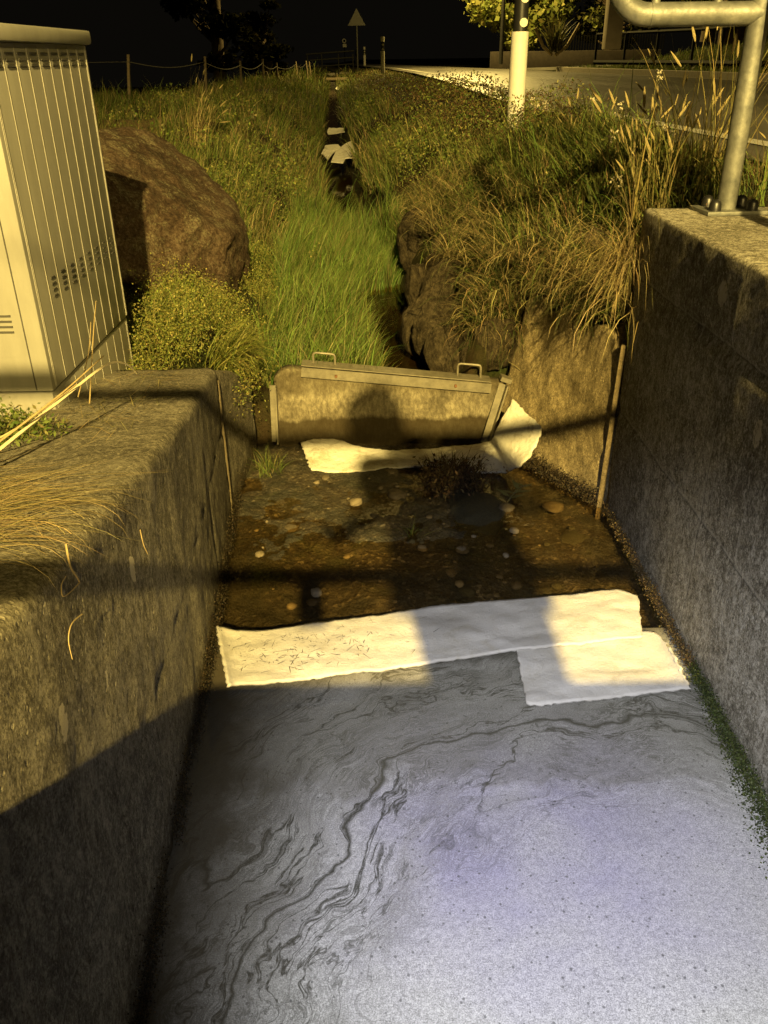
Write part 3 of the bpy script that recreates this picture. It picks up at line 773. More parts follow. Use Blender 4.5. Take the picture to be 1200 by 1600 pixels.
sm_ = MB(); sm_.box(cl((-.992, CY0-.0008, (ZB+ZT)/2)), (.003, .003, ZT-ZB-.01)); sm_.build('door_seam', M['dark_slot'], cab)
# ------------------------------------------------------------------ boulder
def boulderm():
    n = NT('lichen_covered_boulder', .95, .15); co = n.coord()
    f = n.noise(co, 5, 8, .7, .4); g = n.noise(co, 60, 6, .8)
    c = n.ramp(n.math('MULTIPLY_ADD', g, .6, n.math('MULTIPLY', f, .4)), [(.36, (.022, .015, .009)), (.5, (.085, .056, .034)), (.61, (.19, .14, .09))])
    l1 = n.ramp(n.noise(co, 11, 8, .75, .9), [(.49, 0.0), (.57, 1.0)]); l2 = n.ramp(n.noise(co, 90, 5, .8), [(.45, 0.0), (.6, 1.0)])
    z = n.n('ShaderNodeNewGeometry').outputs['Normal']; nz = n.xyz(z)[2]
    upm = n.ramp(nz, [(.15, .55), (.65, 1.0)])
    c = n.mix(n.math('MULTIPLY', n.math('MULTIPLY', l1, l2), upm), c, (.27, .25, .15))
    bl = n.ramp(n.voro(co, 7), [(.12, 1.0), (.2, 0.0)]); c = n.mix(n.math('MULTIPLY', n.math('MULTIPLY', bl, l2), .6), c, (.26, .21, .13))
    n.base(c); b = n.bump(g, 1.0, .025); n.bump(f, 1.0, .09, b); return n.m
bm = bmesh.new(); bmesh.ops.create_icosphere(bm, subdivisions=6, radius=1)
BC = Vector((-1.50, 4.52, .72))
pl_ = [((.70, -.71, .12), .66), ((.0, -1, .05), .70), ((.95, .0, .30), .88), ((.62, -.15, .77), .665), ((.1, .1, 1), .80), ((-.6, -.3, .7), .85), ((.55, -.6, .6), .80), ((.98, -.2, -.2), .86)]
for v in bm.verts:
    p = v.co.normalized(); r_ = 1.0
    for nn, dd in pl_:
        nn = Vector(nn).normalized(); c_ = p.dot(nn)
        if c_ > .01: r_ = min(r_, dd/c_)
    v.co = p*r_
bmesh.ops.smooth_vert(bm, verts=bm.verts, factor=.5, use_axis_x=True, use_axis_y=True, use_axis_z=True)
co_ = np.array([v.co[:] for v in bm.verts]); dd_ = fbm(co_[:, 0]*2.2, co_[:, 1]*2.2, co_[:, 2]*2.2, 6, 81)*.06-np.abs(fbm(co_[:, 0]*4+3, co_[:, 1]*4, co_[:, 2]*4, 3, 84))*.06+fbm(co_[:, 0]*12, co_[:, 1]*12, co_[:, 2]*12, 4, 82)*.03
for v, e_ in zip(bm.verts, dd_): v.co += v.co.normalized()*float(e_); v.co = Vector((v.co.x*.825, v.co.y*.95, v.co.z*.74))
me = bpy.data.meshes.new('boulder'); bm.to_mesh(me); bm.free(); me.materials.append(boulderm()); me.polygons.foreach_set('use_smooth', [True]*len(me.polygons))
bo = bpy.data.objects.new('boulder', me); COL.objects.link(bo); bo.location = BC
tag(bo, 'huge reddish brown boulder with lichen next to the cable cabinet', 'boulder')

# ------------------------------------------------------------------ railing on the right wall
pb = PZ(1133, 331, 1.144); 
top_ = PX(1180, 20, pb.x)
rl_ = thing('steel_railing', 'galvanised tube railing with a bolted foot on top of the right wall', 'railing', pb)
r0 = .031
zbar = PY(1100, 22, pb.y).z-1.144
post = MB(); post.tube([(0, 0, .01), (0, 0, zbar+.75)], r0, 24).build('post', M['galv'], rl_)
bpm = MB(); bpm.box((.012, 0, .006), (.205, .15, .012), Matrix.Rotation(R(4), 3, 'Z'), .002); bpm.build('base_plate', M['galv'], rl_)
for dx_, dy_ in ((-.052, -.045), (.065, -.045), (.065, .045), (-.045, .045)):
    b = MB(); b.tube([(dx_, dy_, .012), (dx_, dy_, .016), (dx_, dy_, .034), (dx_, dy_, .042), (dx_, dy_, .046)], [.020, .0195, .018, .013, .004], 16)
    b.build('bolt_cap', M['black'], rl_)
xe = PY(962, 0, pb.y).x-pb.x; xb = PY(1010, 30, pb.y).x-pb.x
barz = zbar; rad = .10
pts = [(xe, 0, barz+.55), (xe, 0, barz+rad)]+[tuple(p) for p in arc_pts((xe+rad, 0, barz+rad), rad, math.pi, 1.5*math.pi, 10, (1, 0, 0), (0, 0, 1))][1:]+[(-.0, 0, barz)]
pts = pts[:1]+pts[1:]
MB().tube(pts+[], r0*1.04, 24).build('lower_rail', M['galv'], rl_)
wd = MB(); wd.tube([(xe+rad+.004, 0, barz), (xe+rad+.010, 0, barz)], r0*1.10, 24); wd.build('weld_seam', M['galv'], rl_)
for px_ in (1024, 1121):
    x_ = PY(px_, 8, pb.y).x-pb.x; MB().tube([(x_, 0, barz+.02), (x_, 0, barz+.62)], .013, 14).build('baluster', M['galv'], rl_)
MB().tube([(xe, 0, barz+.55), (0, 0, barz+.55)], r0, 20).build('top_rail', M['galv'], rl_)
# section running from the post back along the wall towards the bridge
MB().tube([(.035, -.02, barz+.03), (.06, -.6, barz+.03), (.06, -3.0, barz+.03)], r0, 20).build('side_rail', M['galv'], rl_)
rbk = MB(); rbk.box(PZ(1107, 322, 1.144+.012)-pb, (.028, .03, .024), None, .003); rbk.build('rust_nut', M['rust'], rl_)

# bridge behind, railing, photographer, lamps (their shadows fall into the picture)
tag(MB().box((0.2, -1.72, 1.06), (5.0, 3.88, .165), None, .01).build('bridge_deck', CONR), kind='structure')
br = thing('bridge_railing', 'two-bar tube railing along the edge of the footbridge, throwing its shadow upstream', 'railing', (0.2, -.16, 1.144))
for x_ in (-2.2, 2.2): MB().tube([(x_, 0, 0), (x_, 0, 1.1)], .03, 16).build('post', M['galv'], br)
MB().tube([(-2.2, 0, .56), (2.2, 0, .56)], .028, 16).build('lower_rail', M['galv'], br)
MB().tube([(-2.2, 0, 1.10), (2.2, 0, 1.10)], .028, 16).build('top_rail', M['galv'], br)

def skin_body(name, joints, edges, mat, parent=None, sub=2):
    names = list(joints); me = bpy.data.meshes.new(name)
    me.from_pydata([joints[k][0] for k in names], [(names.index(a), names.index(b)) for a, b in edges], [])
    o = bpy.data.objects.new(name, me); COL.objects.link(o); o.parent = parent
    sk = o.modifiers.new('skin', 'SKIN'); sk.use_smooth_shade = True
    for i, k in enumerate(names):
        r = joints[k][1]; me.skin_vertices[0].data[i].radius = r if isinstance(r, tuple) else (r, r)
    me.skin_vertices[0].data[0].use_root = True
    su = o.modifiers.new('sub', 'SUBSURF'); su.levels = sub; su.render_levels = sub
    me.materials.append(mat); return o
per = thing('person', 'person in dark jacket and jeans on the footbridge holding a phone out over the railing', 'person', (.50, -.50, 1.144))
J = {'pelvis': ((0, 0, .96), (.155, .11)), 'waist': ((0, 0, 1.10), (.160, .11)), 'chest': ((0, .03, 1.30), (.17, .12)), 'shoul': ((-.02, .04, 1.43), (.13, .09)),
     'neck': ((-.08, .07, 1.50), .055), 'chin': ((-.13, .12, 1.55), (.06, .07)), 'head': ((-.17, .13, 1.60), (.078, .095)), 'crown': ((-.20, .12, 1.70), (.06, .075)),
     'hl': ((-.09, 0, .90), .10), 'kl': ((-.085, .03, .50), .078), 'al': ((-.085, 0, .09), .055), 'tl': ((-.10, .14, .04), .040),
     'hr': ((.09, 0, .90), .10), 'kr': ((.085, .03, .50), .078), 'ar': ((.085, 0, .09), .055), 'tr': ((.10, .14, .04), .040),
     'sl': ((-.20, .08, 1.39), .062), 'el': ((-.21, .26, 1.08), .042), 'wl': ((-.34, .46, .84), .028), 'pl': ((-.43, .54, .73), (.032, .020)),
     'sr': ((.19, .04, 1.41), .062), 'er': ((.29, .10, 1.16), .045), 'wr': ((.17, .34, 1.30), .030), 'pr': ((.13, .38, 1.30), (.035, .022))}
E = [('pelvis', 'waist'), ('waist', 'chest'), ('chest', 'shoul'), ('shoul', 'neck'), ('neck', 'chin'), ('chin', 'head'), ('head', 'crown'), ('pelvis', 'hl'), ('hl', 'kl'), ('kl', 'al'), ('al', 'tl'),
     ('pelvis', 'hr'), ('hr', 'kr'), ('kr', 'ar'), ('ar', 'tr'), ('shoul', 'sl'), ('sl', 'el'), ('el', 'wl'), ('wl', 'pl'), ('shoul', 'sr'), ('sr', 'er'), ('er', 'wr'), ('wr', 'pr')]
for sd_, hx in (('l', -.25), ('r', -.09)):
    base = Vector(J['p'+sd_][0]); s_ = 1 if sd_ == 'l' else -1
    for f_ in range(4):
        a = 'f%s%d' % (sd_, f_); k0 = base+Vector((s_*.02, .02, -.018*f_+.02)); k1 = k0+Vector((s_*.035, .025, -.004)); k2 = k1+Vector((s_*.026-.0, -.006, -.002))
        J[a+'a'] = (k0[:], .009); J[a+'b'] = (k1[:], .0085); J[a+'c'] = (k2[:], .0075)
        E += [('p'+sd_, a+'a'), (a+'a', a+'b'), (a+'b', a+'c')]
    t0 = base+Vector((-s_*.01, .02, .045)); t1 = t0+Vector((s_*.03, .015, .012))
    J['t'+sd_+'a'] = (t0[:], .010); J['t'+sd_+'b'] = (t1[:], .008); E += [('p'+sd_, 't'+sd_+'a'), ('t'+sd_+'a', 't'+sd_+'b')]
skin_body('body', J, E, M['skin'], per); per.scale = (.95, .92, .81)
def sub(keys, k, mat, name):
    jj = {a: (J[a][0], tuple(x*k for x in J[a][1]) if isinstance(J[a][1], tuple) else J[a][1]*k) for a in keys}
    skin_body(name, jj, [e for e in E if e[0] in jj and e[1] in jj], mat, per)
sub(['waist', 'pelvis', 'chest', 'shoul', 'sl', 'el', 'wl', 'sr', 'er', 'wr'], 1.34, M['jacket'], 'jacket')
sub(['pelvis', 'hl', 'kl', 'al', 'hr', 'kr', 'ar'], 1.14, M['jeans'], 'trousers')
hb = bmesh.new(); bmesh.ops.create_icosphere(hb, subdivisions=3, radius=.112)
for v in hb.verts: v.co = Vector((v.co.x*.9, v.co.y*1.02, v.co.z*.95)); v.co += v.co.normalized()*float(vnoise(v.co.x*60, v.co.y*60, v.co.z*60, 5))*.006
bmesh.ops.delete(hb, geom=[v for v in hb.verts if v.co.y > .045 and v.co.z < .05], context='VERTS')
me = bpy.data.meshes.new('hair'); hb.to_mesh(me); hb.free(); me.materials.append(M['hair']); ho = bpy.data.objects.new('hair', me); COL.objects.link(ho); ho.parent = per; ho.location = (-.185, .105, 1.65)
# phone with its light on
ph = thing('phone', 'black phone held out over the railing with its white torch light on', 'phone', (0, 0, CH)); ph.rotation_euler = CM.to_euler()
MB().box((.028, -.055, .012), (.075, .155, .008), None, .003).build('case', M['black'], ph)
pl_d = bpy.data.lights.new('torch_light', 'SPOT'); po = bpy.data.objects.new('torch_light', pl_d); COL.objects.link(po)
pl_d.energy = PHONE['watt']; pl_d.color = PHONE['color']; pl_d.spot_size = R(57); pl_d.spot_blend = 1.0; pl_d.shadow_soft_size = .006
po.location = Vector((0, 0, CH))+CM @ Vector((.028, -.012, .002)); d_ = ray(*PHONE['aim']); po.rotation_euler = d_.to_track_quat('-Z', 'Y').to_euler()

def lampglow():
    n = NT('lamp_glass'); n.b.inputs['Emission Color'].default_value = (1, .75, .3, 1); n.b.inputs['Emission Strength'].default_value = 25; n.base((.8, .7, .5)); return n.m
GL = lampglow()
def street_lamp(spec, base, label):
    x, y, z = spec['pos']; bx_, by_, bz_ = base
    t = thing('street_lamp', label, 'street lamp', base, group='tall street lamps along the road')
    top = Vector((x-bx_, y-by_, z-bz_+.12)); 
    MB().tube([(0, 0, 0), (0, 0, (z-bz_)*.6), (0, 0, z-bz_+.1)], [.075, .06, .045], 16).build('pole', M['sign_back'], t)
    MB().tube([(0, 0, z-bz_+.08), (top.x*.5, top.y*.5, top.z+.12), tuple(top)], .032, 10).build('arm', M['sign_back'], t)
    hd = MB(); dn = Vector((top.x, top.y, 0)); a_ = math.atan2(dn.y, dn.x) if dn.length > .01 else 0
    hd.box(top+Vector((0, 0, .03)), (.62, .26, .09), Matrix.Rotation(a_, 3, 'Z'), .03); h_ = hd.build('lamp_head', M['sign_back'], t)
    MB().box(top+Vector((0, 0, -.022)), (.40, .18, .010), Matrix.Rotation(a_, 3, 'Z')).build('lens', GL, h_)
    l = bpy.data.lights.new('lamp_light', 'SPOT'); l.energy = spec['watt']; l.color = spec['color']; l.spot_size = R(165); l.spot_blend = .3; l.shadow_soft_size = spec['radius']
    lo = bpy.data.objects.new('lamp_light', l); COL.objects.link(lo); lo.location = (x, y, z)
street_lamp(LAMP1, (0.1, -11.2, 1.0), 'street lamp on a tall pole just behind the footbridge')
street_lamp(LAMP2, (6.9, -15.5, 1.1), 'street lamp farther back on the far side of the road')
pl3 = PY(783, 84, 36.0)
street_lamp(LAMP3, (pl3.x, 36.0, 1.3), 'far street lamp whose dark pole rises in front of the lit tree')
# ------------------------------------------------------------------ vegetation
def pal(n, cols, var=.25):
    c = np.array(cols)[RNG.integers(0, len(cols), n)]
    return np.clip(c*(1+RNG.normal(0, var, (n, 1)))*(1+RNG.normal(0, .06, (n, 3))), .003, 1)
def blades(P, h, wd, lean, droop, C, seg=4, azim=None, tipc=1.25, grav=None):
    """P (n,3) roots; every blade an arching tapered ribbon. lean: initial tilt, droop: added bend; azim: heading."""
    n = len(P); az = RNG.uniform(0, 2*np.pi, n) if azim is None else azim
    hd = np.stack([np.cos(az), np.sin(az), 0*az], -1); sd = np.stack([-np.sin(az), np.cos(az), 0*az], -1)
    tw = RNG.uniform(-1.2, 1.2, n)[:, None]; sdir = sd*np.cos(tw)+hd*np.sin(tw)
    pts = [P]; ang = lean.copy(); cur = P.copy()
    for k in range(seg):
        cur = cur+(h/seg)[:, None]*(hd*np.sin(ang)[:, None]+np.array([0, 0, 1.])*np.cos(ang)[:, None]); pts.append(cur); ang = ang+droop*(k+1)/seg*1.6/ (seg*.62)
    V = []; 
    for k, p in enumerate(pts):
        wk = (wd*(1-(k/seg)**1.6*.97)*(.75 if k == 0 else 1))[:, None]/2
        V += [p-sdir*wk, p+sdir*wk]
    V = np.stack(V, 1); m = V.shape[1]                       # n, 2(seg+1), 3
    idx = np.arange(n)[:, None]*m
    Fc = np.concatenate([np.stack([idx+2*k, idx+2*k+1, idx+2*k+3, idx+2*k+2], -1).reshape(-1, 4) for k in range(seg)])
    tt = np.repeat(np.linspace(0, 1, seg+1), 2)[None, :, None]
    CC = C[:, None, :]*(.8+(tipc-.8)*tt)
    return V.reshape(-1, 3), Fc, CC.reshape(-1, 3)
class Acc:
    def __init__(s): s.V = []; s.F = []; s.C = []; s.n = 0
    def add(s, r):
        V, Fc, C = r; s.V.append(V); s.F.append(Fc+s.n); s.C.append(C); s.n += len(V)
    def build(s, name, mat, parent=None):
        return mesh_obj(name, np.concatenate(s.V), np.concatenate(s.F), mat, parent, False, np.concatenate(s.C))
def leaves(P, size, C, nrm_up=.4, asp=.45):
    """small pointed leaf quads of random orientation at P"""
    n = len(P); a = RNG.normal(0, 1, (n, 3)); a /= np.linalg.norm(a, axis=1)[:, None]
    u = RNG.normal(0, 1, (n, 3)); u[:, 2] += nrm_up*2; b = np.cross(a, u); b /= np.linalg.norm(b, axis=1)[:, None]+1e-9
    s = size[:, None]; V = np.stack([P-a*s*.5, P+b*s*asp*.5, P+a*s*.5, P-b*s*asp*.5], 1)
    Fc = np.arange(n*4).reshape(-1, 4); return V.reshape(-1, 3), Fc, np.repeat(C, 4, 0)
def ground_pts(x, y, dz=-.01):
    return np.stack([x, y, zg(x, y)+dz], -1)
def sel(x, y, m): return x[m], y[m]
GREEN = [(.105, .145, .030), (.08, .12, .026), (.125, .165, .038), (.135, .155, .042), (.18, .17, .06)]
BRIGHT = [(.11, .18, .034), (.085, .15, .028), (.13, .20, .042), (.17, .21, .06), (.17, .165, .065)]
YELL = [(.18, .21, .045), (.14, .18, .038), (.22, .23, .055), (.28, .26, .08)]
DRY = [(.30, .245, .115), (.23, .19, .085), (.38, .31, .15), (.17, .145, .06), (.11, .095, .04)]
RUSTY = [(.11, .065, .032), (.08, .05, .024), (.14, .085, .042), (.07, .062, .022)]
def cdist(x, y): return x-I(y, CX)

# --- turf over banks and plateau: density falls with distance while blades grow
g = Acc(); dg = Acc()
def scatter(n, x0, x1, y0, y1, keep):
    x = RNG.uniform(x0, x1, n); y = RNG.uniform(y0, y1, n); m = keep(x, y); return x[m], y[m]
def clump(x, y, s=1.6, sd=3): return fbm(x*s, y*s, 0, 3, sd)
zones = [  # n, x0,x1,y0,y1, hmean, width
    (70000, -2.6, 2.3, 3.62, 6.5, .14, .0045),
    (80000, -4.2, 2.2, 6.3, 10.5, .16, .0065),
    (66000, -6.5, 2.0, 10.3, 18, .18, .010),
    (36000, -10, 1.8, 17.5, 30, .19, .015),
    (24000, -12, 1.6, 29.5, 48, .22, .026)]
for (n, x0, x1, y0, y1, hm, wd) in zones:
    def keep(x, y):
        d = cdist(x, y); c = clump(x, y)
        ok = (np.abs(d-.03) > np.interp(y, [3.6, 8, 10, 12, 12.6, 15.2, 16, 50], [.20, .20, .17, .17, .25, .25, .17, .16])+.05*c) & (x < I(y, RL)-.12)
        frame = np.abs(x) < (y*.50+1.2)
        boul = ((x+1.5)/.85)**2+((y-4.5)/.8)**2 > 1
        cabk = ~((x < -.9) & (y < 3.15))
        track = ~((np.abs(x+.10*y+1.35+.6) < .42) & (y > 8.2) & (y < 13) & (RNG.random(len(x)) < .9))
        rock = ~((d > .15) & (d < .52) & (y < 5.9) & (RNG.random(len(x)) < .9))
        wing = ~((y < 3.95) & (x > .45) & (d < .55))
        return ok & frame & boul & cabk & track & rock & wing & (RNG.random(len(x)) < .50+1.5*clump(x, y, 3.4, 28))
    x, y = scatter(n, x0, x1, y0, y1, keep); d = cdist(x, y); k = len(x)
    P = ground_pts(x, y)
    h = hm*RNG.gamma(7, 1/7, k)*np.clip(.72+.9*clump(x, y, 3.4, 28)+.45*clump(x, y, 1.3, 12), .3, 1.25)
    wr_x = smooth(.55, 1.1, d); h = h*(1-.62*smooth(.65, 1.1, d)*smooth(5, 7, y)); h = h*np.where((np.abs(d) < .45) & (y > 7), 1.0, 1)                              # towards the road verge: rusty short growth
    C = pal(k, GREEN, .42); Cr = pal(k, RUSTY, .3); Cd = pal(k, DRY, .25)
    mix_r = (RNG.random(k) < wr_x*.62)[:, None]; C = np.where(mix_r, Cr, C)
    dm = ((clump(x, y, 1.1, 44) > .12) & (RNG.random(k) < .35) | (RNG.random(k) < .06))[:, None]; C = np.where(dm, Cd, C)
    h = h*np.where(mix_r[:, 0], .75, 1)
    # blades on the banks hang over towards the water
    az = np.where(RNG.random(k) < .6, np.where(d > 0, np.pi, 0)+RNG.normal(0, .8, k), RNG.uniform(0, 6.283, k))
    g.add(blades(P, h*1.15, np.full(k, wd)*RNG.uniform(.7, 1.3, k), np.abs(RNG.normal(.25, .2, k)), RNG.uniform(.3, 1.5, k), C, 3, az))
tag(g.build('grass', M['leaf']), 'mixed green and rusty grass covering both banks of the ditch', 'grass', kind='stuff')

# --- leafy weeds among the turf (clover, bedstraw): many tiny leaves
lw = Acc()
for (n, x0, x1, y0, y1, s, hh) in ((42000, -1.2, 2.2, 4.3, 8.5, .017, .22), (34000, -3, 1.9, 8, 16, .028, .26), (14000, -5, 1.2, 15, 36, .04, .10)):
    def keep(x, y):
        d = cdist(x, y); c = clump(x, y, 1.5, 91)
        return (np.abs(d) > .36) & (x < I(y, RL)-.25) & (c > np.where((d > .4) & (y < 12), -.22, .02)) & (((x+1.5)/.85)**2+((y-4.5)/.8)**2 > 1) & (np.abs(x) < y*.45+.8) & ~((d > 0) & (d < .75) & (y < 6))
    x, y = scatter(n, x0, x1, y0, y1, keep); P = ground_pts(x, y, 0); P[:, 2] += RNG.uniform(.2, 1, len(x))**.6*hh*(.6+.8*(clump(x, y, 3, 92)+.5))
    d = cdist(x, y); C = np.where((RNG.random(len(x)) < smooth(.5, 1.0, d)*.55)[:, None], pal(len(x), RUSTY), pal(len(x), YELL+GREEN, .3))
    lw.add(leaves(P, RNG.uniform(.6, 1.5, len(x))*s, C, .5, .5))
tag(lw.build('ground_cover', M['leaf']), 'small-leaved clover and bedstraw spreading through the bank grass', 'weeds', kind='stuff')

# --- bright fresh grass growing in the stream above the weir
bg_ = Acc()
def keepb(x, y):
    d = cdist(x, y)
    right = np.interp(y, [3.66, 4.2, 5.0, 5.35, 5.7, 6.6, 8.0], [-.24, -.26, -.30, -.20, .22, .30, .1])
    left = np.interp(y, [3.66, 4.5, 6, 8], [-.78, -.72, -.62, -.45])
    return (d < right+.05*clump(x, y, 5, 5)) & (d > left)
x, y = scatter(70000, -1.4, .8, 3.68, 7.6, keepb); k = len(x)
P = ground_pts(x, y); P[:, 2] = np.maximum(P[:, 2], I(y, ZC)-.03)
cl_ = clump(x, y, 3.2, 8)
h = RNG.gamma(14, 1/14, k)*(.22+.12*cl_)
az = np.where(RNG.random(k) < .65, RNG.normal(.1, .7, k), RNG.uniform(0, 6.283, k))
bg_.add(blades(P, h, RNG.uniform(.0030, .0062, k), np.abs(RNG.normal(.22, .15, k)), RNG.uniform(.2, 1.1, k), pal(k, BRIGHT, .34), 4, az))
tag(bg_.build('grass', M['leaf']), 'bright green grass growing in the shallow stream just above the weir board', 'grass', kind='stuff')

# --- overhanging dry and green tussocks on the right bank above the wing wall
oh = Acc()
def tuss(cx_, cy_, z_, n, hlen, r, colors, azc, azs, lean=(.5, .3), droop=(1.2, 2.2), w_=(.003, .0055), seg=5):
    a = RNG.uniform(0, 6.283, n); rr = np.sqrt(RNG.random(n))*r
    x = cx_+np.cos(a)*rr; y = cy_+np.sin(a)*rr; zz = np.full(n, z_) if z_ is not None else zg(x, y)-.01
    az = RNG.normal(azc, azs, n)
    return blades(np.stack([x, y, zz], -1), RNG.gamma(10, .1, n)*hlen, RNG.uniform(*w_, n), np.abs(RNG.normal(lean[0], lean[1], n)), RNG.uniform(*droop, n), pal(n, colors, .25), seg, az)
DG = [(.055, .072, .022), (.042, .06, .02), (.07, .085, .028), (.10, .105, .034)]
AZ = math.pi+.9                                               # heading down-slope and towards the weir
for _ in range(30):                                           # curtain hanging over the wing wall top
    t = RNG.random(); px = .70+t*.20+RNG.normal(0, .02); py = 3.88-t*.86+RNG.normal(0, .03)
    oh.add(tuss(px+.05, py+.05, .76+RNG.uniform(-.02, .14), int(RNG.integers(25, 60)), RNG.uniform(.14, .32), .07, DRY if RNG.random() < .55 else DRY+DG+GREEN, AZ+RNG.normal(0, .5), .8, (.7, .4), (.6, 2.4)))
for _ in range(30):                                           # right-bank face, straw coloured
    d = RNG.uniform(.40, .78); y0 = RNG.uniform(3.9, 6.2); x0 = float(I(y0, CX))+d
    oh.add(tuss(x0, y0, None, int(RNG.integers(50, 110)), RNG.uniform(.12, .26), .10, DRY+GREEN, math.pi+RNG.normal(.2, .6), 1.0, (.6, .4), (.6, 2.2)))
for _ in range(44):                                           # dark green arching tussocks at the crest
    y0 = RNG.uniform(3.1, 5.6); x0 = RNG.uniform(.88, 1.25) if y0 > 3.5 else RNG.uniform(1.0, 1.35)
    oh.add(tuss(x0, y0, None, int(RNG.integers(60, 120)), RNG.uniform(.16, .28), .10, DG+GREEN, AZ, 1.5, (.35, .25), (.6, 1.7), (.004, .007)))
for _ in range(26):
    oh.add(tuss(RNG.uniform(.46, .66), RNG.uniform(3.83, 4.02), RNG.uniform(.34, .62), int(RNG.integers(30, 70)), RNG.uniform(.12, .24), .06, DRY+DG[:2]+GREEN[:1], math.pi+RNG.normal(.6, .4), .7, (.7, .3), (.9, 2.2)))
for _ in range(30):
    t = RNG.random()*.7; oh.add(tuss(.70+t*.20, 3.84-t*.86, .70, int(RNG.integers(12, 40)), RNG.uniform(.10, .26), .06, DRY+DG, AZ+RNG.normal(0, .5), .8, (.8, .4), (.8, 2.4)))
for _ in range(44):
    d = RNG.uniform(.30, .62); y0 = RNG.uniform(3.85, 6.2); x0 = float(I(y0, CX))+d
    oh.add(tuss(x0, y0, float(zg(x0, y0))+RNG.uniform(.02, .14), int(RNG.integers(30, 70)), RNG.uniform(.12, .22), .06, DRY+DG[:1], math.pi+RNG.normal(.3, .3), .7, (.8, .3), (.9, 1.9)))
for (x0, y0, hl) in ((.52, 4.05, .17), (.62, 4.30, .2), (.58, 5.0, .18)):
    oh.add(tuss(x0, y0, None, 130, hl, .07, DG, math.pi, 1.2, (.5, .3), (.6, 1.6), (.004, .007)))
for _ in range(10):                                           # straw tuft beside the tall wall
    oh.add(tuss(.90+RNG.normal(0, .02), 3.08+RNG.normal(0, .04), .76+RNG.uniform(-.02, .16), 45, RNG.uniform(.30, .44), .04, DRY[:3], math.pi+.9, .5, (.55, .3), (1.1, 2.0), (.0025, .0045)))
n_ = 9000; ty = RNG.uniform(3.2, 6.4, n_); td = RNG.uniform(.42, 1.15, n_); tx = I(ty, CX)+td
LP = np.stack([tx, ty, zg(tx, ty)+RNG.random(n_)**.8*.15], -1); kk = (fbm(tx*4, ty*4, 0, 3, 66) > .0) & (LP[:, 2] > .5); LP = LP[kk]; oh.add(leaves(LP, RNG.uniform(.010, .024, len(LP)), pal(len(LP), GREEN+DG, .3), .4, .5))
tag(oh.build('overhanging_grass', M['dry']), 'straw and dark green tussocks hanging over the wing wall from the right bank', 'grass', kind='stuff')

# --- yellow flowering bedstraw heap between cabinet, boulder and weir
def bush(name, label, cat, centre, rad, n_st, n_lf, cols, flow, hgt=.22, lsz=.011, group=None):
    t = thing(name, label, cat, centre); cx_, cy_, cz_ = centre
    a = RNG.uniform(0, 6.283, n_st); rr = np.sqrt(RNG.random(n_st)); x = cx_+np.cos(a)*rr*rad[0]; y = cy_+np.sin(a)*rr*rad[1]
    dome = hgt*(1-.45*rr**2)*(.75+.9*fbm(x*7, y*7, 0, 3, 71))
    P = np.stack([x, y, zg(x, y)], -1)
    V, Fc, C = blades(P, dome*RNG.uniform(.9, 1.6, n_st), RNG.uniform(.0025, .004, n_st), RNG.uniform(0, .7, n_st), RNG.uniform(.2, 1.4, n_st), pal(n_st, cols), 4, RNG.uniform(0, 6.283, n_st))
    mesh_obj('stem', V-np.array(centre), Fc, M['leaf'], t, False, C)
    S = V.reshape(n_st, -1, 3)[:, ::2]                       # stem points
    i = RNG.integers(0, n_st, n_lf); k = RNG.integers(1, 4, n_lf); f = RNG.random(n_lf)[:, None]
    LP = S[i, k]*(1-f)+S[i, k+1]*f+RNG.normal(0, .016, (n_lf, 3))
    V, Fc, C = leaves(LP, RNG.uniform(.6, 1.4, n_lf)*lsz, pal(n_lf, cols, .3), .3, .4); mesh_obj('foliage', V-np.array(centre), Fc, M['leaf'], t, False, C)
    if flow:
        i = RNG.integers(0, n_st, flow); FP = S[i, -1]+RNG.normal(0, .016, (flow, 3)); FP[:, 2] += .005
        V, Fc, C = leaves(FP, RNG.uniform(.6, 1.3, flow)*.0075, pal(flow, [(.26, .24, .06), (.20, .20, .05), (.32, .29, .09)], .2), 1.0, .9)
        mesh_obj('blossom', V-np.array(centre), Fc, M['leaf'], t, False, C)
    return t
Y2 = [(.17, .20, .04), (.12, .155, .034), (.22, .23, .055), (.28, .26, .08)]
bush('flowering_weed', 'dense heap of yellow-flowering bedstraw spilling over the left wall beside the weir', 'wild plant', (-.88, 3.48, .56), (.40, .48), 1100, 21000, Y2, 5200, .19)
bush('flowering_weed', 'yellow-flowering weeds growing at the right foot of the boulder', 'wild plant', (-.84, 4.02, .5), (.26, .30), 500, 10000, Y2, 3000, .13)
bush('flowering_weed', 'patch of yellow weeds climbing the bank above the bright green grass', 'wild plant', (-.72, 5.2, .6), (.20, .6), 420, 8000, Y2, 1800, .17)
bush('small_shrub', 'small broad-leaved shrub showing above the top of the boulder', 'shrub', (-2.28, 5.9, .72), (.34, .25), 120, 1400, [(.11, .12, .04), (.08, .09, .03)], 0, .62, .05)
bush('flowering_weed', 'low green weeds sprouting along the left wall below the cabinet', 'wild plant', (-.95, 2.00, .74), (.12, .16), 230, 2200, GREEN, 0, .10, .016)
# hanging trail of weed over the wall corner
tr_ = Acc()
for _ in range(9): tr_.add(tuss(-.66+RNG.normal(0, .03), 3.42+RNG.normal(0, .10), .44+RNG.uniform(0, .12), 60, .20, .06, Y2, 0, .7, (.8, .3), (.9, 1.9), (.003, .005)))
n_ = 3200; LP = np.stack([RNG.normal(-.61, .045, n_), RNG.normal(3.45, .12, n_), .42+RNG.normal(0, .07, n_)], -1); tr_.add(leaves(LP, RNG.uniform(.006, .015, n_), pal(n_, Y2+[(.3, .26, .08)], .3)))
tag(tr_.build('trailing_weed', M['leaf']), 'trailing yellow-green weeds hanging over the end of the left wall', 'wild plant')

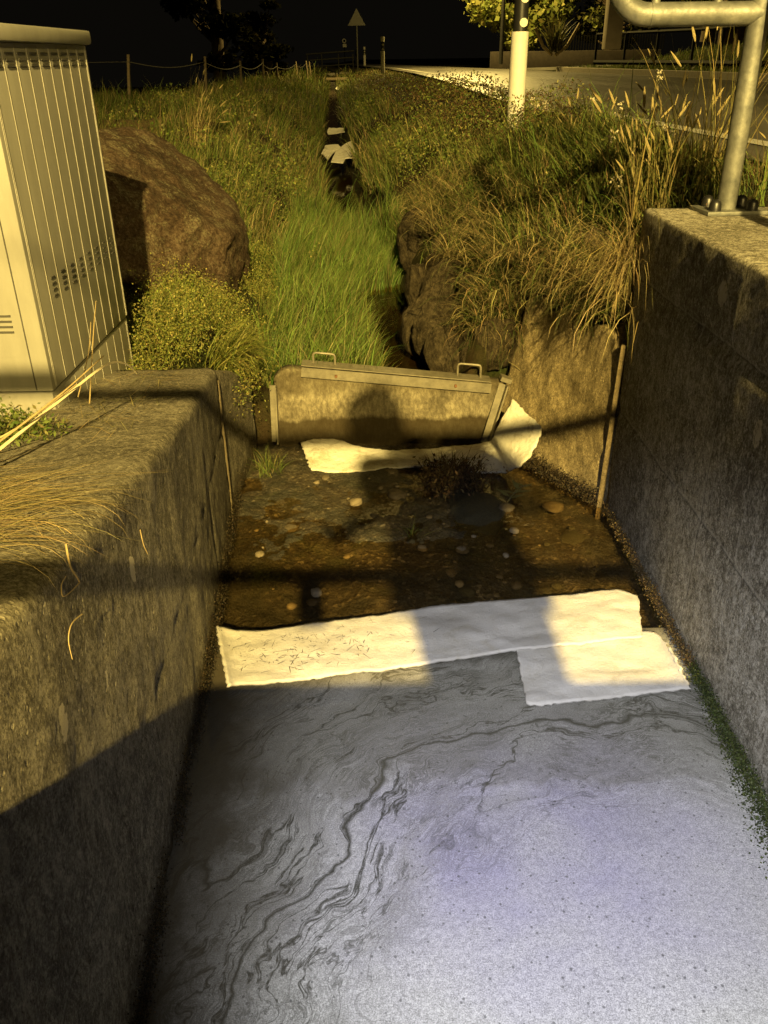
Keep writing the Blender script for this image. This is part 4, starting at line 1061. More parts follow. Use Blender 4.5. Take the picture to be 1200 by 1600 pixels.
# --- individual tall plants
def grass_clump(name, label, c, n, h, spread, cols, lean, droop, w_=(.002, .0035), heads=0, headc=None, mat=None, azc=0, azs=3, base=.05, hs=(.035, .07)):
    t = thing(name, label, 'grass plant', c); cx_, cy_, cz_ = c
    a = RNG.uniform(0, 6.283, n); rr = np.sqrt(RNG.random(n))*base; x = cx_+np.cos(a)*rr; y = cy_+np.sin(a)*rr
    V, Fc, C = blades(np.stack([x, y, np.full(n, cz_-.02)], -1), RNG.uniform(.35, 1.15, n)*h, RNG.uniform(*w_, n), np.abs(RNG.normal(lean[0], lean[1], n)), RNG.uniform(*droop, n), pal(n, cols, .2), 6, RNG.normal(azc, azs, n))
    mesh_obj('blades', V-np.array(c), Fc, M['dry'] if mat is None else mat, t, False, C)
    if heads:
        S = V.reshape(n, -1, 3); mb = MB()
        idx = RNG.permutation(n)[:heads]
        for i in idx:
            tip = Vector(S[i, -1]); prev = Vector(S[i, -3]); dr = (tip-prev).normalized(); L = RNG.uniform(*hs); rr_ = L*.085
            a0 = tip-Vector(c); mb = MB(); mb.tube([a0-dr*L*.1, a0+dr*L*.2, a0+dr*L*.6, a0+dr*L], [rr_*.4, rr_, rr_*.85, rr_*.2], 6); mb.build('seed_head', headc or M['seed'], t)
    return t
M['seed'] = simple('seed_head', (.26, .21, .09), .9, 0, .3, 200, .4)
M['umbel'] = simple('withered_flower', (.42, .38, .27), .9, 0, .25, 200, .3)
p = PZ(305, 245, .95)
def at_ground(px, py):
    for k in range(4, 400):
        Y = k*.1; p_ = PY(px, py, Y)
        if p_.z < float(zg(p_.x, p_.y)): return p_
    return p_
c = at_ground(310, 232); c = (c.x, c.y, float(zg(c.x, c.y)))
grass_clump('dry_grass_tuft', 'tall pale dry grass tuft arching to the right behind the boulder', c, 90, .78, 0, DRY[:3], (.25, .2), (.2, .9), (.005, .008), 18, None, None, 0, .9, .12, (.05, .10))
specs = [(1030, 300, .46, 'tall yellow grass with seed heads left of the railing post'), (1085, 290, .66, 'tallest seeding grass clump right beside the railing post'), (1000, 260, .34, 'seeding grass clump standing farther left of the railing post'), (1180, 250, .42, 'loose seeding grass clump to the right of the railing post'), (905, 250, .30, 'thin seeding grass stems in front of the road, left of the white flowers')]
for px, py, h, lb in specs:
    c = (PZ(px, py, 1.11)); c = (c.x, min(c.y, 5.2), float(zg(c.x, min(c.y, 5.2))))
    if px == 1180: c = (1.62, 3.55, 1.10)
    if px == 1085: c = (1.20, 3.32, 1.09)
    if px == 1030: c = (1.06, 3.40, 1.05)
    if px == 1000: c = (1.10, 3.75, 1.06)
    grass_clump('seeding_grass', lb, c, 110, h, 0, [(.17, .15, .05), (.13, .12, .04), (.22, .18, .07)], (.16, .14), (.1, .7), (.003, .0055), 30, None, None, 0, 3, .10)
def umbel(px, py, Y, hz, label, n=7, r=.022):
    p = PY(px, py, Y); zb_ = float(zg(p.x, p.y)); t = thing('wildflower', label, 'wildflower', (p.x, p.y, zb_)); H = p.z-zb_
    m = MB(); dx = random.uniform(-.03, .03); m.tube([(dx, 0, -.02), (dx*.6, 0, H*.5), (0, 0, H*.85), (0, 0, H)], [.003, .0026, .002, .0015], 5)
    f = MB()
    for k in range(n):
        a = random.uniform(0, 6.28); rr = random.uniform(.2, 1)*r*1.4; c_ = Vector((math.cos(a)*rr, math.sin(a)*rr, H+random.uniform(-.02, .02)))
        m.tube([(0, 0, H*.88), tuple(c_)], .001, 4)
        for _ in range(5):
            d = Vector((random.gauss(0, .006), random.gauss(0, .006), random.gauss(0, .004))); bmx = bmesh.new(); bmesh.ops.create_icosphere(bmx, subdivisions=1, radius=random.uniform(.003, .0055))
            f.add([v.co+c_+d for v in bmx.verts], [[v.index for v in q_.verts] for q_ in bmx.faces]); bmx.free()
    for k in range(4):
        z_ = H*random.uniform(.2, .75); a = random.uniform(0, 6.28); L = random.uniform(.03, .07)
        e = Vector((math.cos(a)*L, math.sin(a)*L, z_+L*.5)); s_ = Vector((-math.sin(a), math.cos(a), 0))*.005
        m.add([Vector((0, 0, z_)), (Vector((0, 0, z_))+e)/2+s_, e, (Vector((0, 0, z_))+e)/2-s_], [(0, 1, 2, 3)])
    m.build('stem', M['stemg'], t); f.build('flower_head', M['umbel'], t)
M['stemg'] = simple('dry_green_stem', (.12, .11, .04), .8, 0, .3, 30)
for a in ((1026, 118, 3.9, 0, 'highest white flower cluster standing against the road'), (1043, 203, 3.7, 0, 'white flower cluster just left of the seeding grass, at kerb height'), (953, 212, 3.9, 0, 'large pale flower cluster at the bank crest, left of the others'),
          (975, 168, 4.1, 0, 'pale flower cluster between the highest cluster and the marker post'), (838, 160, 5.6, 0, 'small round flower head directly right of the white marker post'), (849, 163, 5.7, 0, 'twin of the round flower head, slightly farther from the marker post'),
          (928, 160, 4.6, 0, 'thin flowering stem with tiny buds in front of the road'), (1000, 214, 3.9, 0, 'single pale bud on a stem between the two lower clusters'), (963, 284, 3.7, 0, 'lowest pale flower on the bank above the wing wall')):
    umbel(*a)
# broad umber weed left of the marker post
bush('roadside_weed', 'dark bushy weed standing left of the foot of the marker post', 'wild plant', (.80, 6.7, 1.08), (.09, .09), 60, 700, [(.03, .028, .01), (.05, .04, .015)], 0, .20, .03)

# --- straw on the left wall
st_ = Acc(); n = 520
xx = RNG.normal(-.70, .10, n); yy = RNG.uniform(1.02, 1.50, n)*0+1.30+RNG.normal(0, .13, n); zz = I(yy, ZTL)+.006+RNG.random(n)*.010
st_.add(blades(np.stack([xx-.12, yy, zz], -1), RNG.uniform(.10, .26, n), RNG.uniform(.0011, .0022, n), np.full(n, 1.50)+RNG.normal(0, .05, n), RNG.uniform(-.05, .14, n), pal(n, DRY[:3]+[(.38, .29, .14)], .2), 6, RNG.normal(0, .35, n)))
n = 70; yy = 1.22+RNG.normal(0, .12, n)
st_.add(blades(np.stack([RNG.uniform(-.72, -.58, n), yy, I(yy, ZTL)+.012], -1), RNG.uniform(.12, .24, n), RNG.uniform(.0012, .0022, n), np.full(n, 1.35)+RNG.normal(0, .08, n), RNG.uniform(.6, 1.5, n), pal(n, DRY[:3], .2), 6, RNG.normal(-.1, .35, n)))
n = 240; yy = RNG.uniform(1.9, 2.9, n)
st_.add(blades(np.stack([RNG.uniform(-.95, -.66, n), yy, I(yy, ZTL)+.010], -1), RNG.uniform(.05, .16, n), RNG.uniform(.0012, .0022, n), np.full(n, 1.52), RNG.uniform(-.02, .06, n), pal(n, DRY, .2), 4, RNG.uniform(0, 6.28, n)))
tag(st_.build('straw', M['dry']), 'loose dry straw lying across the top of the left channel wall', 'straw', kind='stuff')
def stalk(name, label, pts, r, mat, cat='stalk'):
    m = MB(); P = [Vector(p) for p in pts]; Q = []
    for i in range(len(P)-1):
        p0, p1, p2, p3 = P[max(i-1, 0)], P[i], P[i+1], P[min(i+2, len(P)-1)]
        for k in range(6):
            t = k/6; Q.append(.5*((2*p1)+(p2-p0)*t+(2*p0-5*p1+4*p2-p3)*t*t+(3*p1-p0-3*p2+p3)*t**3))
    Q.append(P[-1]); n_ = len(Q); m.tube(Q, [r*(1-.6*i/n_) for i in range(n_)], 6); return tag(m.build(name, mat), label, cat)
pale = simple('bleached_stalk', (.62, .55, .36), .8, 0, .1, 40); straw = simple('straw_stalk', (.34, .26, .12), .8, 0, .2, 40)
stalk('bleached_stalk', 'thick bleached grass stalk arching across the foot of the cabinet', [PY(-40, 735, 1.55), PY(95, 625, 1.85), PY(165, 571, 2.05), PY(195, 568, 2.1), PY(214, 584, 2.12)], .0045, pale)
stalk('straw_stalk', 'straight straw stalk lying against the bleached arching one', [PY(-30, 712, 1.6), PY(90, 620, 1.8), PY(162, 556, 2.0)], .003, straw)
stalk('straw_stalk', 'lower straw stalk beneath the bleached arching one', [PY(-30, 700, 1.7), PY(40, 660, 1.75), PY(120, 600, 1.9)], .0025, straw)
def onL(px, py, dx=.02): 
    p = PX(px, py, -.50); f = float(np.interp(p.y, [0, .9, 2.0, 2.92], [-.455, -.475, -.535, -.6])); return PX(px, py, f+dx)
stalk('straw_stalk', 'kinked straw loop dangling from the straw on the left wall face', [onL(103, 850), onL(110, 885), onL(122, 905), onL(122, 913), onL(100, 932), onL(96, 915), onL(103, 900)], .0016, straw)
stalk('straw_stalk', 'curved thin straw stuck low on the left wall face', [onL(128, 960), onL(112, 975), onL(107, 1000), onL(113, 1030)], .0013, straw)
stalk('straw_stalk', 'short straw stuck on the left wall face above the pale patch', [onL(219, 828), onL(224, 850), onL(231, 866)], .0014, straw)
for (a, b, lb) in (((150, 470), (140, 630), 'thin seed stalk in front of the cabinet corner'), ((142, 503), (122, 620), 'second thin seed stalk in front of the cabinet ribs')):
    p0 = PY(b[0], b[1], 2.15); p1 = PY(a[0]-4, a[1]+50, 2.12); p2 = PY(a[0], a[1], 2.1); stalk('seed_stalk', lb, [p0, p1, p2], .0018, straw)
gc = (-1.22, 1.95, .80)
grass_clump('dark_grass_clump', 'dark arching grass growing at the left foot of the cabinet', gc, 90, .36, 0, DG, (.3, .25), (.3, 1.2), (.003, .005), 0, None, M['leaf'], 0, 3, .14)
grass_clump('grass_tuft', 'small grass tuft at the water line below the left guide rail', (-.50, 3.33, .02), 120, .13, 0, GREEN, (.4, .3), (.4, 1.3), (.003, .005), 0, None, M['leaf'], 0, 3, .06)
pp = PZ(640, 835, .0); grass_clump('grass_tuft', 'sparse grass tuft growing among the stones in the channel bed', (pp.x, pp.y, .0), 40, .11, 0, GREEN, (.7, .3), (.3, 1.0), (.002, .004), 0, None, M['leaf'], 0, 3, .03)
# green sprig with willow-like leaves at the right of the bed
sp_ = thing('leafy_sprig', 'small sprig with narrow green leaves rising from the water by the rock', 'sprig', PZ(790, 782, .0))
o0 = Vector(sp_.location); tip = PZ(822, 757, .09)-o0
m = MB(); m.tube([(0, 0, -.02), tip*.5+Vector((0, 0, .01)), tip], [.0035, .003, .0018], 6); m.build('stem', M['stemg'], sp_)
m = MB()
for k in range(11):
    t = .15+.85*k/10; b = tip*t; a = k*2.4; L = .07 if k < 8 else .05
    dr = Vector((math.cos(a), math.sin(a)*.8, .25)).normalized(); s_ = dr.cross(Vector((0, 0, 1))).normalized()*L*.16
    m.add([b, b+dr*L*.35+s_, b+dr*L, b+dr*L*.35-s_], [(0, 1, 2, 3)])
m.build('leaves', simple('willow_leaf', (.15, .16, .05), .6, 0, .2, 30), sp_, sm=False)
# brown withered clump in the bed in front of the far sheet
wc_ = Acc(); c0 = PZ(705, 765, .0)
for _ in range(16):
    ox, oy = RNG.normal(0, .055), RNG.normal(0, .03)
    wc_.add(blades(np.stack([RNG.normal(c0.x+ox, .025, 60), RNG.normal(c0.y+oy, .02, 60), np.full(60, 0.)], -1), RNG.uniform(.05, .20, 60), RNG.uniform(.003, .007, 60), RNG.uniform(0, .8, 60), RNG.uniform(.4, 2.6, 60), pal(60, [(.05, .032, .014), (.075, .05, .022), (.03, .02, .01), (.11, .08, .04)], .3), 5))
n_ = 1500; LP = np.stack([RNG.normal(c0.x, .075, n_), RNG.normal(c0.y, .05, n_), np.abs(RNG.normal(.05, .04, n_))], -1); wc_.add(leaves(LP, RNG.uniform(.008, .026, n_), pal(n_, [(.08, .055, .03), (.14, .10, .05)], .3)))
tag(wc_.build('withered_plant', M['dry']), 'withered brown plant clump in front of the far white sheet', 'dead plant')

# --- stones in the bed
stone_m = simple('river_stone', (.10, .080, .048), .65, 0, .45, 22, .5); stone_l = simple('pale_river_stone', (.16, .13, .08), .7, 0, .3, 30, .4); stone_d = simple('dark_mossy_stone', (.045, .04, .018), .85, 0, .4, 20, .7)
def stone_mesh(seed, sub=4, flat=.6):
    bm = bmesh.new(); bmesh.ops.create_icosphere(bm, subdivisions=sub, radius=1); co = np.array([v.co[:] for v in bm.verts])
    d = fbm(co[:, 0]*.9+seed*7, co[:, 1]*.9, co[:, 2]*.9, 3, seed)*.42+fbm(co[:, 0]*4, co[:, 1]*4, co[:, 2]*4, 3, seed+9)*.07
    for v, e in zip(bm.verts, d): v.co *= 1+float(e); v.co.z *= flat
    me = bpy.data.meshes.new('stone'); bm.to_mesh(me); bm.free(); me.polygons.foreach_set('use_smooth', [True]*len(me.polygons)); return me
SM = [stone_mesh(s, 3) for s in range(6)]
def stone(px, py, wpx, label, mat, z=None, sub=4, flat=.6, group=None, nm='stone', k=0):
    p = PZ(px, py, 0.0 if z is None else z); d = (p-Vector((0, 0, CH))).length*.98; r_ = wpx/F*d/2
    me = stone_mesh(k+20, sub, flat); me.materials.append(mat); o = bpy.data.objects.new(nm, me); COL.objects.link(o)
    o.location = p; o.scale = (r_, r_*.8, r_*.9); o.rotation_euler = (0, 0, k*1.3); return tag(o, label, 'stone', group)
stone(740, 806, 150, 'large dark mossy rock lying in the middle of the channel bed', stone_d, -.035, 5, .36, nm='rock', k=1)
stone(803, 829, 17, 'pale rounded stone at the right end of the dark mossy rock', stone_l, .01, k=2)
stone(790, 795, 30, 'yellowish stone on the upstream side of the dark mossy rock', stone_m, .0, k=3)
stone(494, 926, 22, 'single tan stone breaking the dark water left of the shadow', stone_l, .01, k=4)
stone(557, 785, 23, 'pale brown stone on the gravel below the far sheet', stone_l, .015, k=5)
stone(406, 866, 17, 'small pale stone near the left wall on the silt', stone_l, .01, k=6)
stone(866, 792, 34, 'flat brown stone lapped by water in front of the wing wall', stone_m, -.02, k=7, flat=.4)
stone(900, 845, 60, 'flat submerged slab near the foot of the wing wall', stone_d, -.045, k=8, flat=.3)
stone(612, 738, 22, 'rounded stone at the edge of the far sheet', stone_m, .01, k=9)
stone(740, 838, 9, 'whitish pebble left of the rounded stone by the mossy rock', stone_l, .0, k=10)
stone(790, 868, 13, 'whitish oval pebble in the shadowed gravel', stone_l, .0, k=11)
stone(722, 860, 22, 'grey stone in the shadowed gravel between white pebbles', stone_m, -.01, k=12)
stone(700, 900, 34, 'drowned brown stone in the shadowed water', stone_m, -.03, k=13)
stone(730, 925, 30, 'dark drowned stone close to the long white sheet', stone_d, -.03, k=14)
stone(450, 828, 40, 'broad flat stone in the silt between the pale pebbles', stone_m, -.01, k=15, flat=.3)
stone(620, 775, 36, 'rounded brown stone beside the withered plant', stone_m, -.005, k=16)
for k in range(90):
    px = random.uniform(380, 900) if k % 2 else random.gauss(760, 60); py = random.uniform(745, 945) if k % 2 else random.gauss(850, 40)
    if py > 940 or py < 742 or px > 930 or px < 375: continue
    p = PZ(px, py, 0.0); zb_ = float(zbed(np.array(p.x), np.array(p.y)))
    me = SM[k % 6]; 
    if not me.materials: me.materials.append((stone_m, stone_m, stone_d, stone_d, stone_m, stone_l)[k % 6])
    o = bpy.data.objects.new('pebble', me); COL.objects.link(o); r_ = random.choice((.006, .008, .010, .014, .02)); o.location = (p.x, p.y, zb_+r_*.3); o.scale = (r_, r_*.85, r_*.8); o.rotation_euler = (0, 0, random.uniform(0, 6))
    tag(o, 'small river pebble among the gravel of the channel bed', 'pebble', 'pebbles on the channel bed')
# embedded rocks on the right bank above the weir
def rockmat():
    n = NT('bank_rock', .95, .15); co = n.coord(); f = n.noise(co, 3, 8, .75, .6); g = n.noise(co, 9, 8, .85)
    v = n.ramp(n.voro(n.mapv(co, (1.3, 1, .35)), 1.1, 'DISTANCE_TO_EDGE'), [(.0, 1.0), (.012, 0.0)])
    c = n.ramp(n.math('MULTIPLY_ADD', g, .45, n.math('MULTIPLY', f, .55)), [(.40, (.018, .014, .008)), (.5, (.070, .056, .033)), (.62, (.17, .14, .085))])
    c = n.mix(n.math('MULTIPLY', v, .85), c, (.010, .008, .004)); n.base(c)
    b = n.bump(g, 1.0, .06); b = n.bump(n.math('SUBTRACT', 1.0, v), 1.0, .12, b); n.bump(f, .8, .2, b); return n.m
rockm = rockmat()
def bankrock(px, py, Y, w_, h_, label, k, tilt=0):
    p = PY(px, py, Y); rn = np.random.default_rng(k+5); bm = bmesh.new(); bmesh.ops.create_icosphere(bm, subdivisions=5, radius=1)
    pls = []
    for _ in range(17):
        nn = Vector(rn.normal(0, 1, 3)).normalized(); pls.append((nn, rn.uniform(.55, .78)))
    co = np.array([v.co[:] for v in bm.verts])
    e_ = fbm(co[:, 0]*3+k, co[:, 1]*3, co[:, 2]*3, 5, k)*.07+fbm(co[:, 0]*14+k, co[:, 1]*14, co[:, 2]*14, 3, k)*.03
    for v, e in zip(bm.verts, e_):
        r_ = 1.0
        for nn, dd in pls:
            c_ = v.co.dot(nn)
            if c_ > .01: r_ = min(r_, dd/c_)
        v.co *= (r_+float(e))*1.15
    me = bpy.data.meshes.new('bank_rock'); bm.to_mesh(me); bm.free(); me.materials.append(rockm); me.polygons.foreach_set('use_smooth', [True]*len(me.polygons))
    o = bpy.data.objects.new('bank_rock', me); COL.objects.link(o)
    o.location = p; o.scale = (w_/2, w_/2.0, h_/2); o.rotation_euler = (0, tilt, k*.7); tag(o, label, 'rock', 'rocks lining the right bank above the weir')
bankrock(672, 500, 4.40, .26, .42, 'tall split grey rock at the water edge above the weir', 1, .30)
bankrock(700, 565, 3.95, .22, .36, 'leaning rock directly behind the right end of the weir board', 2, .25)
bankrock(655, 455, 4.85, .22, .40, 'narrow rock where the bright grass meets the right bank', 3, .3)
bankrock(668, 385, 5.6, .34, .46, 'high rounded rock above the bend of the stream', 4, .2)
bankrock(715, 400, 5.2, .30, .32, 'small rock showing between dry grass on the right bank', 5)
bankrock(722, 520, 4.25, .26, .40, 'rock half hidden by straw behind the wing wall', 6)
bankrock(700, 470, 4.65, .28, .40, 'broad rock wedged above the tall split one', 12)
bankrock(768, 540, 3.83, .22, .34, 'rough rock wedged between the weir end and the wing wall', 13)
bankrock(745, 455, 4.4, .24, .26, 'brown rock under the straw, above the wing wall corner', 14)
bankrock(690, 520, 4.25, .30, .34, 'large dark rock filling the bank between the two leaning rocks', 21, .1)
bankrock(735, 560, 3.92, .20, .26, 'low rock behind the right handle of the weir board', 22)
bankrock(700, 425, 5.0, .30, .36, 'dark rock wedged between the high rounded one and the dry grass', 23)
bankrock(800, 395, 4.6, .16, .14, 'pale stone peeping out of the dry grass high on the right bank', 7)
bankrock(935, 378, 3.55, .15, .12, 'light stone buried in the grass at the crest above the wing wall', 8)
# moss strip and damp crust along the wall feet
ms = Acc(); n_ = 34000
yy = RNG.uniform(.55, 2.95, n_); side = .94-(.02*(yy-.8)/2.1)-.012
LP = np.stack([side-.010-np.abs(RNG.normal(0, .012, n_))*(1+smooth(2.0, 1.2, yy)*1.6), yy, .003+np.abs(RNG.normal(0, .018, n_))], -1)
clm = fbm(yy*9, LP[:, 2]*9, 0, 3, 15) > -.55
LP = LP[clm]; n_ = len(LP); Cm = np.where((LP[:, 1] > 1.95)[:, None], pal(n_, [(.12, .085, .035), (.09, .065, .028)], .3), pal(n_, [(.045, .06, .015), (.07, .085, .022), (.03, .04, .012)], .3))
ms.add(leaves(LP, RNG.uniform(.003, .008, n_), Cm, .2, .8))
tag(ms.build('moss', M['leaf']), 'green and brown moss crust along the foot of the right wall', 'moss', kind='stuff')
ms = Acc(); n_ = 26000; yy = RNG.uniform(.5, 3.5, n_); xf = np.interp(yy, [0, .9, 2.0, 2.92, 3.6], [-.455, -.475, -.535, -.6, -.585])
LP = np.stack([xf+.006+np.abs(RNG.normal(0, .010, n_)), yy, np.abs(RNG.normal(0, .045, n_))], -1); clm = fbm(yy*7, LP[:, 2]*7, 0, 3, 25) > -.12; LP = LP[clm]; n_ = len(LP)
ms.add(leaves(LP, RNG.uniform(.002, .006, n_), pal(n_, [(.035, .026, .012), (.055, .04, .02), (.02, .017, .008)], .3), .2, .8))
n_ = 9000; a = RNG.random(n_); LP = np.stack([.50+a*.36, 3.60-a*.61, np.abs(RNG.normal(0, .025, n_))], -1)+RNG.normal(0, .012, (n_, 3)); ms.add(leaves(LP, RNG.uniform(.004, .010, n_), pal(n_, [(.04, .03, .016), (.06, .045, .024)], .3), .2, .8))
tag(ms.build('moss', M['leaf']), 'brown damp crust along the foot of the left wall and wing wall', 'moss', kind='stuff')
# litter on the long sheet
lt = Acc(); pts = []
for k in range(250):
    if k < 190: px, py = random.gauss(random.choice((390, 455, 470, 540)), 26), 0
    else: px, py = random.uniform(350, 680), 0
    py = 1028-(px-340)*.115+random.gauss(0, 20)
    if px < 345 or py > 1060-(px-360)*.1 or py < 992-(px-400)*.11: continue
    pts.append(PZ(px, py, .034)[:])
pts = np.array(pts); n_ = len(pts)
lt.add(blades(pts, RNG.gamma(2.2, .0075, n_), RNG.uniform(.0012, .0030, n_), np.full(n_, 1.5), RNG.uniform(-.1, .2, n_), pal(n_, [(.05, .045, .02), (.10, .08, .04), (.03, .03, .015)], .3), 3, RNG.uniform(0, 6.28, n_)))
tag(lt.build('plant_litter', M['dry']), 'scattered grass clippings and needles on the long white sheet', 'litter', kind='stuff')

# ------------------------------------------------------------------ roadside objects
def marker(Y, px, label, zb_=None, s=1.0, near=False):
    p = PY(px, 205 if near else 105, Y); z0 = zb_ if zb_ is not None else ZROAD
    t = thing('marker_post', label, 'marker post', (p.x, Y, z0), group='reflector posts along the road')
    def prof(r): 
        return [(r*math.cos(a)*.95, r*math.sin(a)) for a in [2*math.pi*k/28 for k in range(28)]]
    def slab(z_0, z_1, r, nm, mat, par=t, r1=None):
        V = []; r1 = r1 or r
        for z_, rr in ((z_0, r), (z_1, r1)): V += [(x*s, y*s, z_) for x, y in prof(rr)]
        n = 28; Fc = [(i, (i+1) % n, n+(i+1) % n, n+i) for i in range(n)]+[tuple(reversed(range(n))), tuple(range(n, 2*n))]
        m_ = MB(); m_.add(V, Fc); return m_.build(nm, mat, par)
    slab(-.25, .615, .060, 'white_sleeve', M['white_plastic']); bnd = slab(.616, .90, .050, 'black_band', M['black'])
    slab(.901, 1.05, .060, 'white_top', M['white_plastic'])
    for zz_ in (.665, .80):
        m_ = MB(); m_.tube([(0.012, -.049*s, zz_), (0.012, -.056*s, zz_)], .026*s, 20); m_.build('reflector', M['reflector'], bnd)
    return t
marker(6.35, 804, 'near white reflector post with black band standing on the right bank', float(zg(.93, 6.35))+.02, near=True)
marker(33, 598, 'second reflector post, tall against the black sky at the road edge', 1.16, 1.2)
marker(58, 570, 'third reflector post seen small beyond the grass mound', 1.1, 1.3)
marker(78, 557, 'farthest reflector post beside the pole of the warning sign', 1.1, 1.5)
# warning sign seen from the back
p = PY(559, 105, 46); ws = thing('warning_sign', 'triangular road sign seen from behind on a thin pole', 'road sign', (p.x, 46, .95))
zt_ = PY(558, 13, 46).z-.95; zb2 = PY(558, 40, 46).z-.95
MB().tube([(0, 0, 0), (0, 0, zt_-.15)], .035, 10).build('pole', M['sign_back'], ws)
hw = .42; V = [(-hw, -.04, zb2), (hw, -.04, zb2), (.0, -.04, zt_), (-hw, -.055, zb2), (hw, -.055, zb2), (.0, -.055, zt_)]
MB().add(V, [(0, 1, 2), (5, 4, 3), (0, 3, 4, 1), (1, 4, 5, 2), (2, 5, 3, 0)]).build('sign_plate', M['sign_back'], ws, sm=False)
p = PY(538, 70, 62); rs = thing('speed_sign', 'tiny round white sign with a plate under it in the far darkness', 'road sign', (p.x, 62, .9))
MB().tube([(0, 0, 0), (0, 0, PY(538, 60, 62).z-.9)], .03, 8).build('pole', M['steel_dark'], rs)
zc_ = PY(538, 64, 62).z-.9; MB().tube([(0, -.04, zc_), (0, -.06, zc_)], .13, 24).build('round_plate', M['sign_white'], rs)
MB().tube([(0, -.062, zc_), (0, -.066, zc_)], .07, 24).build('sign_symbol', M['steel_dark'], rs); MB().box((0.02, -.05, zc_-.26), (.24, .02, .18)).build('lower_plate', M['sign_white'], rs)
# culvert railing at the end of the ditch
cv = thing('culvert_railing', 'dark railing over the culvert at the far end of the ditch', 'railing', (-2.3, 46, .9))
for x_ in (-1.1, -.4, .4, 1.1): MB().tube([(x_, 0, -.4), (x_, 0, .85)], .03, 8).build('post', M['steel_dark'], cv)
for z_ in (.3, .58, .85): MB().tube([(-1.15, 0, z_), (1.15, 0, z_+.12)], .03, 8).build('rail', M['steel_dark'], cv)
wr2 = PZ(528, 124, .78); fb_ = MB(); fb_.box((wr2.x, wr2.y, .80), (1.0, .12, .10), None, .01); tag(fb_.build('plank', M['wood_post']), 'dark plank laid across the far end of the ditch', 'plank')
hwal = MB(); hwal.box((-2.3, 46.6, .45), (3.0, .3, 1.0), None, .02); tag(hwal.build('culvert_wall', CONR), 'low dark culvert headwall closing the ditch', 'culvert')
# pasture fence posts with white tape on the left
fp = [(200, 85, 157, 17.5), (320, 88, 141, 20), (375, 95, 132, 23), (410, 92, 128, 26), (432, 98, 122, 30), (462, 96, 113, 36), (478, 95, 112, 38), (483, 96, 111, 41)]
FL = ['nearest pasture fence post, beside the cabinet', 'second pasture fence post behind the dry grass tuft', 'third pasture fence post, leaning slightly in the dark', 'fourth pasture fence post in front of the dark tree', 'thin dim fence post right of the fourth', 'far fence post, first of a close trio', 'far fence post, middle of a close trio', 'farthest fence post of the pasture fence']
tops = []
for (px, yt, yb, Y), lb in zip(fp, FL):
    b = PY(px+2, yb, Y); a = PY(px, yt, Y); m = MB(); m.tube([b-Vector((0, 0, .25)), b, a], [.032, .03, .026], 8); tag(m.build('fence_post', M['wood_post']), lb, 'fence post', 'pasture fence posts'); tops.append(a)
m = MB()
for a, b in zip(tops[:-1], tops[1:]):
    a = a-Vector((0, .03, .12)); b = b-Vector((0, .03, .10)); Q = [a.lerp(b, k/10)-Vector((0, 0, .10*math.sin(math.pi*k/10))) for k in range(11)]; m.tube(Q, .007, 6)
e0 = tops[0]-Vector((0, .03, .12)); m.tube([e0+Vector((-6, -2, 0)), e0], .005, 6)
tag(m.build('fence_tape', M['wire']), 'sagging white tape strung along the pasture fence posts', 'fence')

# trees
def tree(name, label, c, H, crad, cbot, n_lf, lsz, cols, group=None, clumps=26, trunk=.22, seed=1, mat=None):
    rn = np.random.default_rng(seed); t = thing(name, label, 'tree', c, group=group)
    m = MB(); m.tube([(0, 0, -.3), (.1, 0, H*.35), (-.1, .1, H*.6), (0, 0, H*.92)], [trunk, trunk*.75, trunk*.45, .03], 12)
    cc = []
    for k in range(clumps):
        a = rn.uniform(0, 6.283); r_ = crad*math.sqrt(rn.random())*.85; z_ = rn.uniform(cbot, H); f = 1-abs((z_-cbot)/(H-cbot)-.42)*1.1; r_ *= max(.25, f)
        e = Vector((math.cos(a)*r_, math.sin(a)*r_, z_)); cc.append((e, rn.uniform(.35, .75)*crad*.42))
        s_ = Vector((0, 0, max(cbot*.7, z_*.62))); m.tube([s_, s_.lerp(e, .5)+Vector((0, 0, -.1)), e], [trunk*.3, trunk*.16, .015], 6)
    m.build('trunk', M['bark'], t)
    a = Acc(); per_ = n_lf//clumps
    for e, r_ in cc:
        P = rn.normal(0, 1, (per_, 3)); P /= np.linalg.norm(P, axis=1)[:, None]; P *= (rn.random(per_)**.45)[:, None]*r_; P[:, 2] *= .7; P += np.array(e[:])
        P[:, :2] += rn.normal(0, .1, (per_, 2)); k_ = per_
        a.add(leaves(P, rn.uniform(.6, 1.4, k_)*lsz, pal(k_, cols, .3), .6, .7))
    a.build('crown', mat or M['leaf'], t); return t
TG = [(.22, .24, .06), (.18, .21, .045), (.28, .28, .08)]
DK = [(.035, .04, .012), (.05, .05, .016)]
tree('broadleaf_tree', 'lamp-lit yellow-green tree behind the far street lamp pole', (5.5, 41, .7), 8.0, 3.4, 1.1, 19000, .24, TG, seed=3, clumps=40)
tree('broadleaf_tree', 'dim shrubby tree over the garden right of the marker post', (9.6, 40, 1.0), 6.5, 2.7, .8, 11000, .22, DK+TG[:1], seed=4, clumps=34)
tree('broadleaf_tree', 'shadowed tree beside the house pillar behind the lawn', (10.6, 31, 2.2), 6.5, 2.2, .9, 9000, .18, TG+DK, seed=6, clumps=30)
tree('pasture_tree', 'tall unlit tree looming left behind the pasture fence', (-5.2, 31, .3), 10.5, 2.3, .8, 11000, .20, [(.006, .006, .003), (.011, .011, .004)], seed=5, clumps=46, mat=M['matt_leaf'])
tree('pasture_tree', 'low dark thicket in front of the tall unlit pasture tree', (-3.9, 33, .6), 2.6, 1.1, .2, 4500, .16, [(.008, .008, .003)], mat=M['matt_leaf'], seed=8, clumps=18)
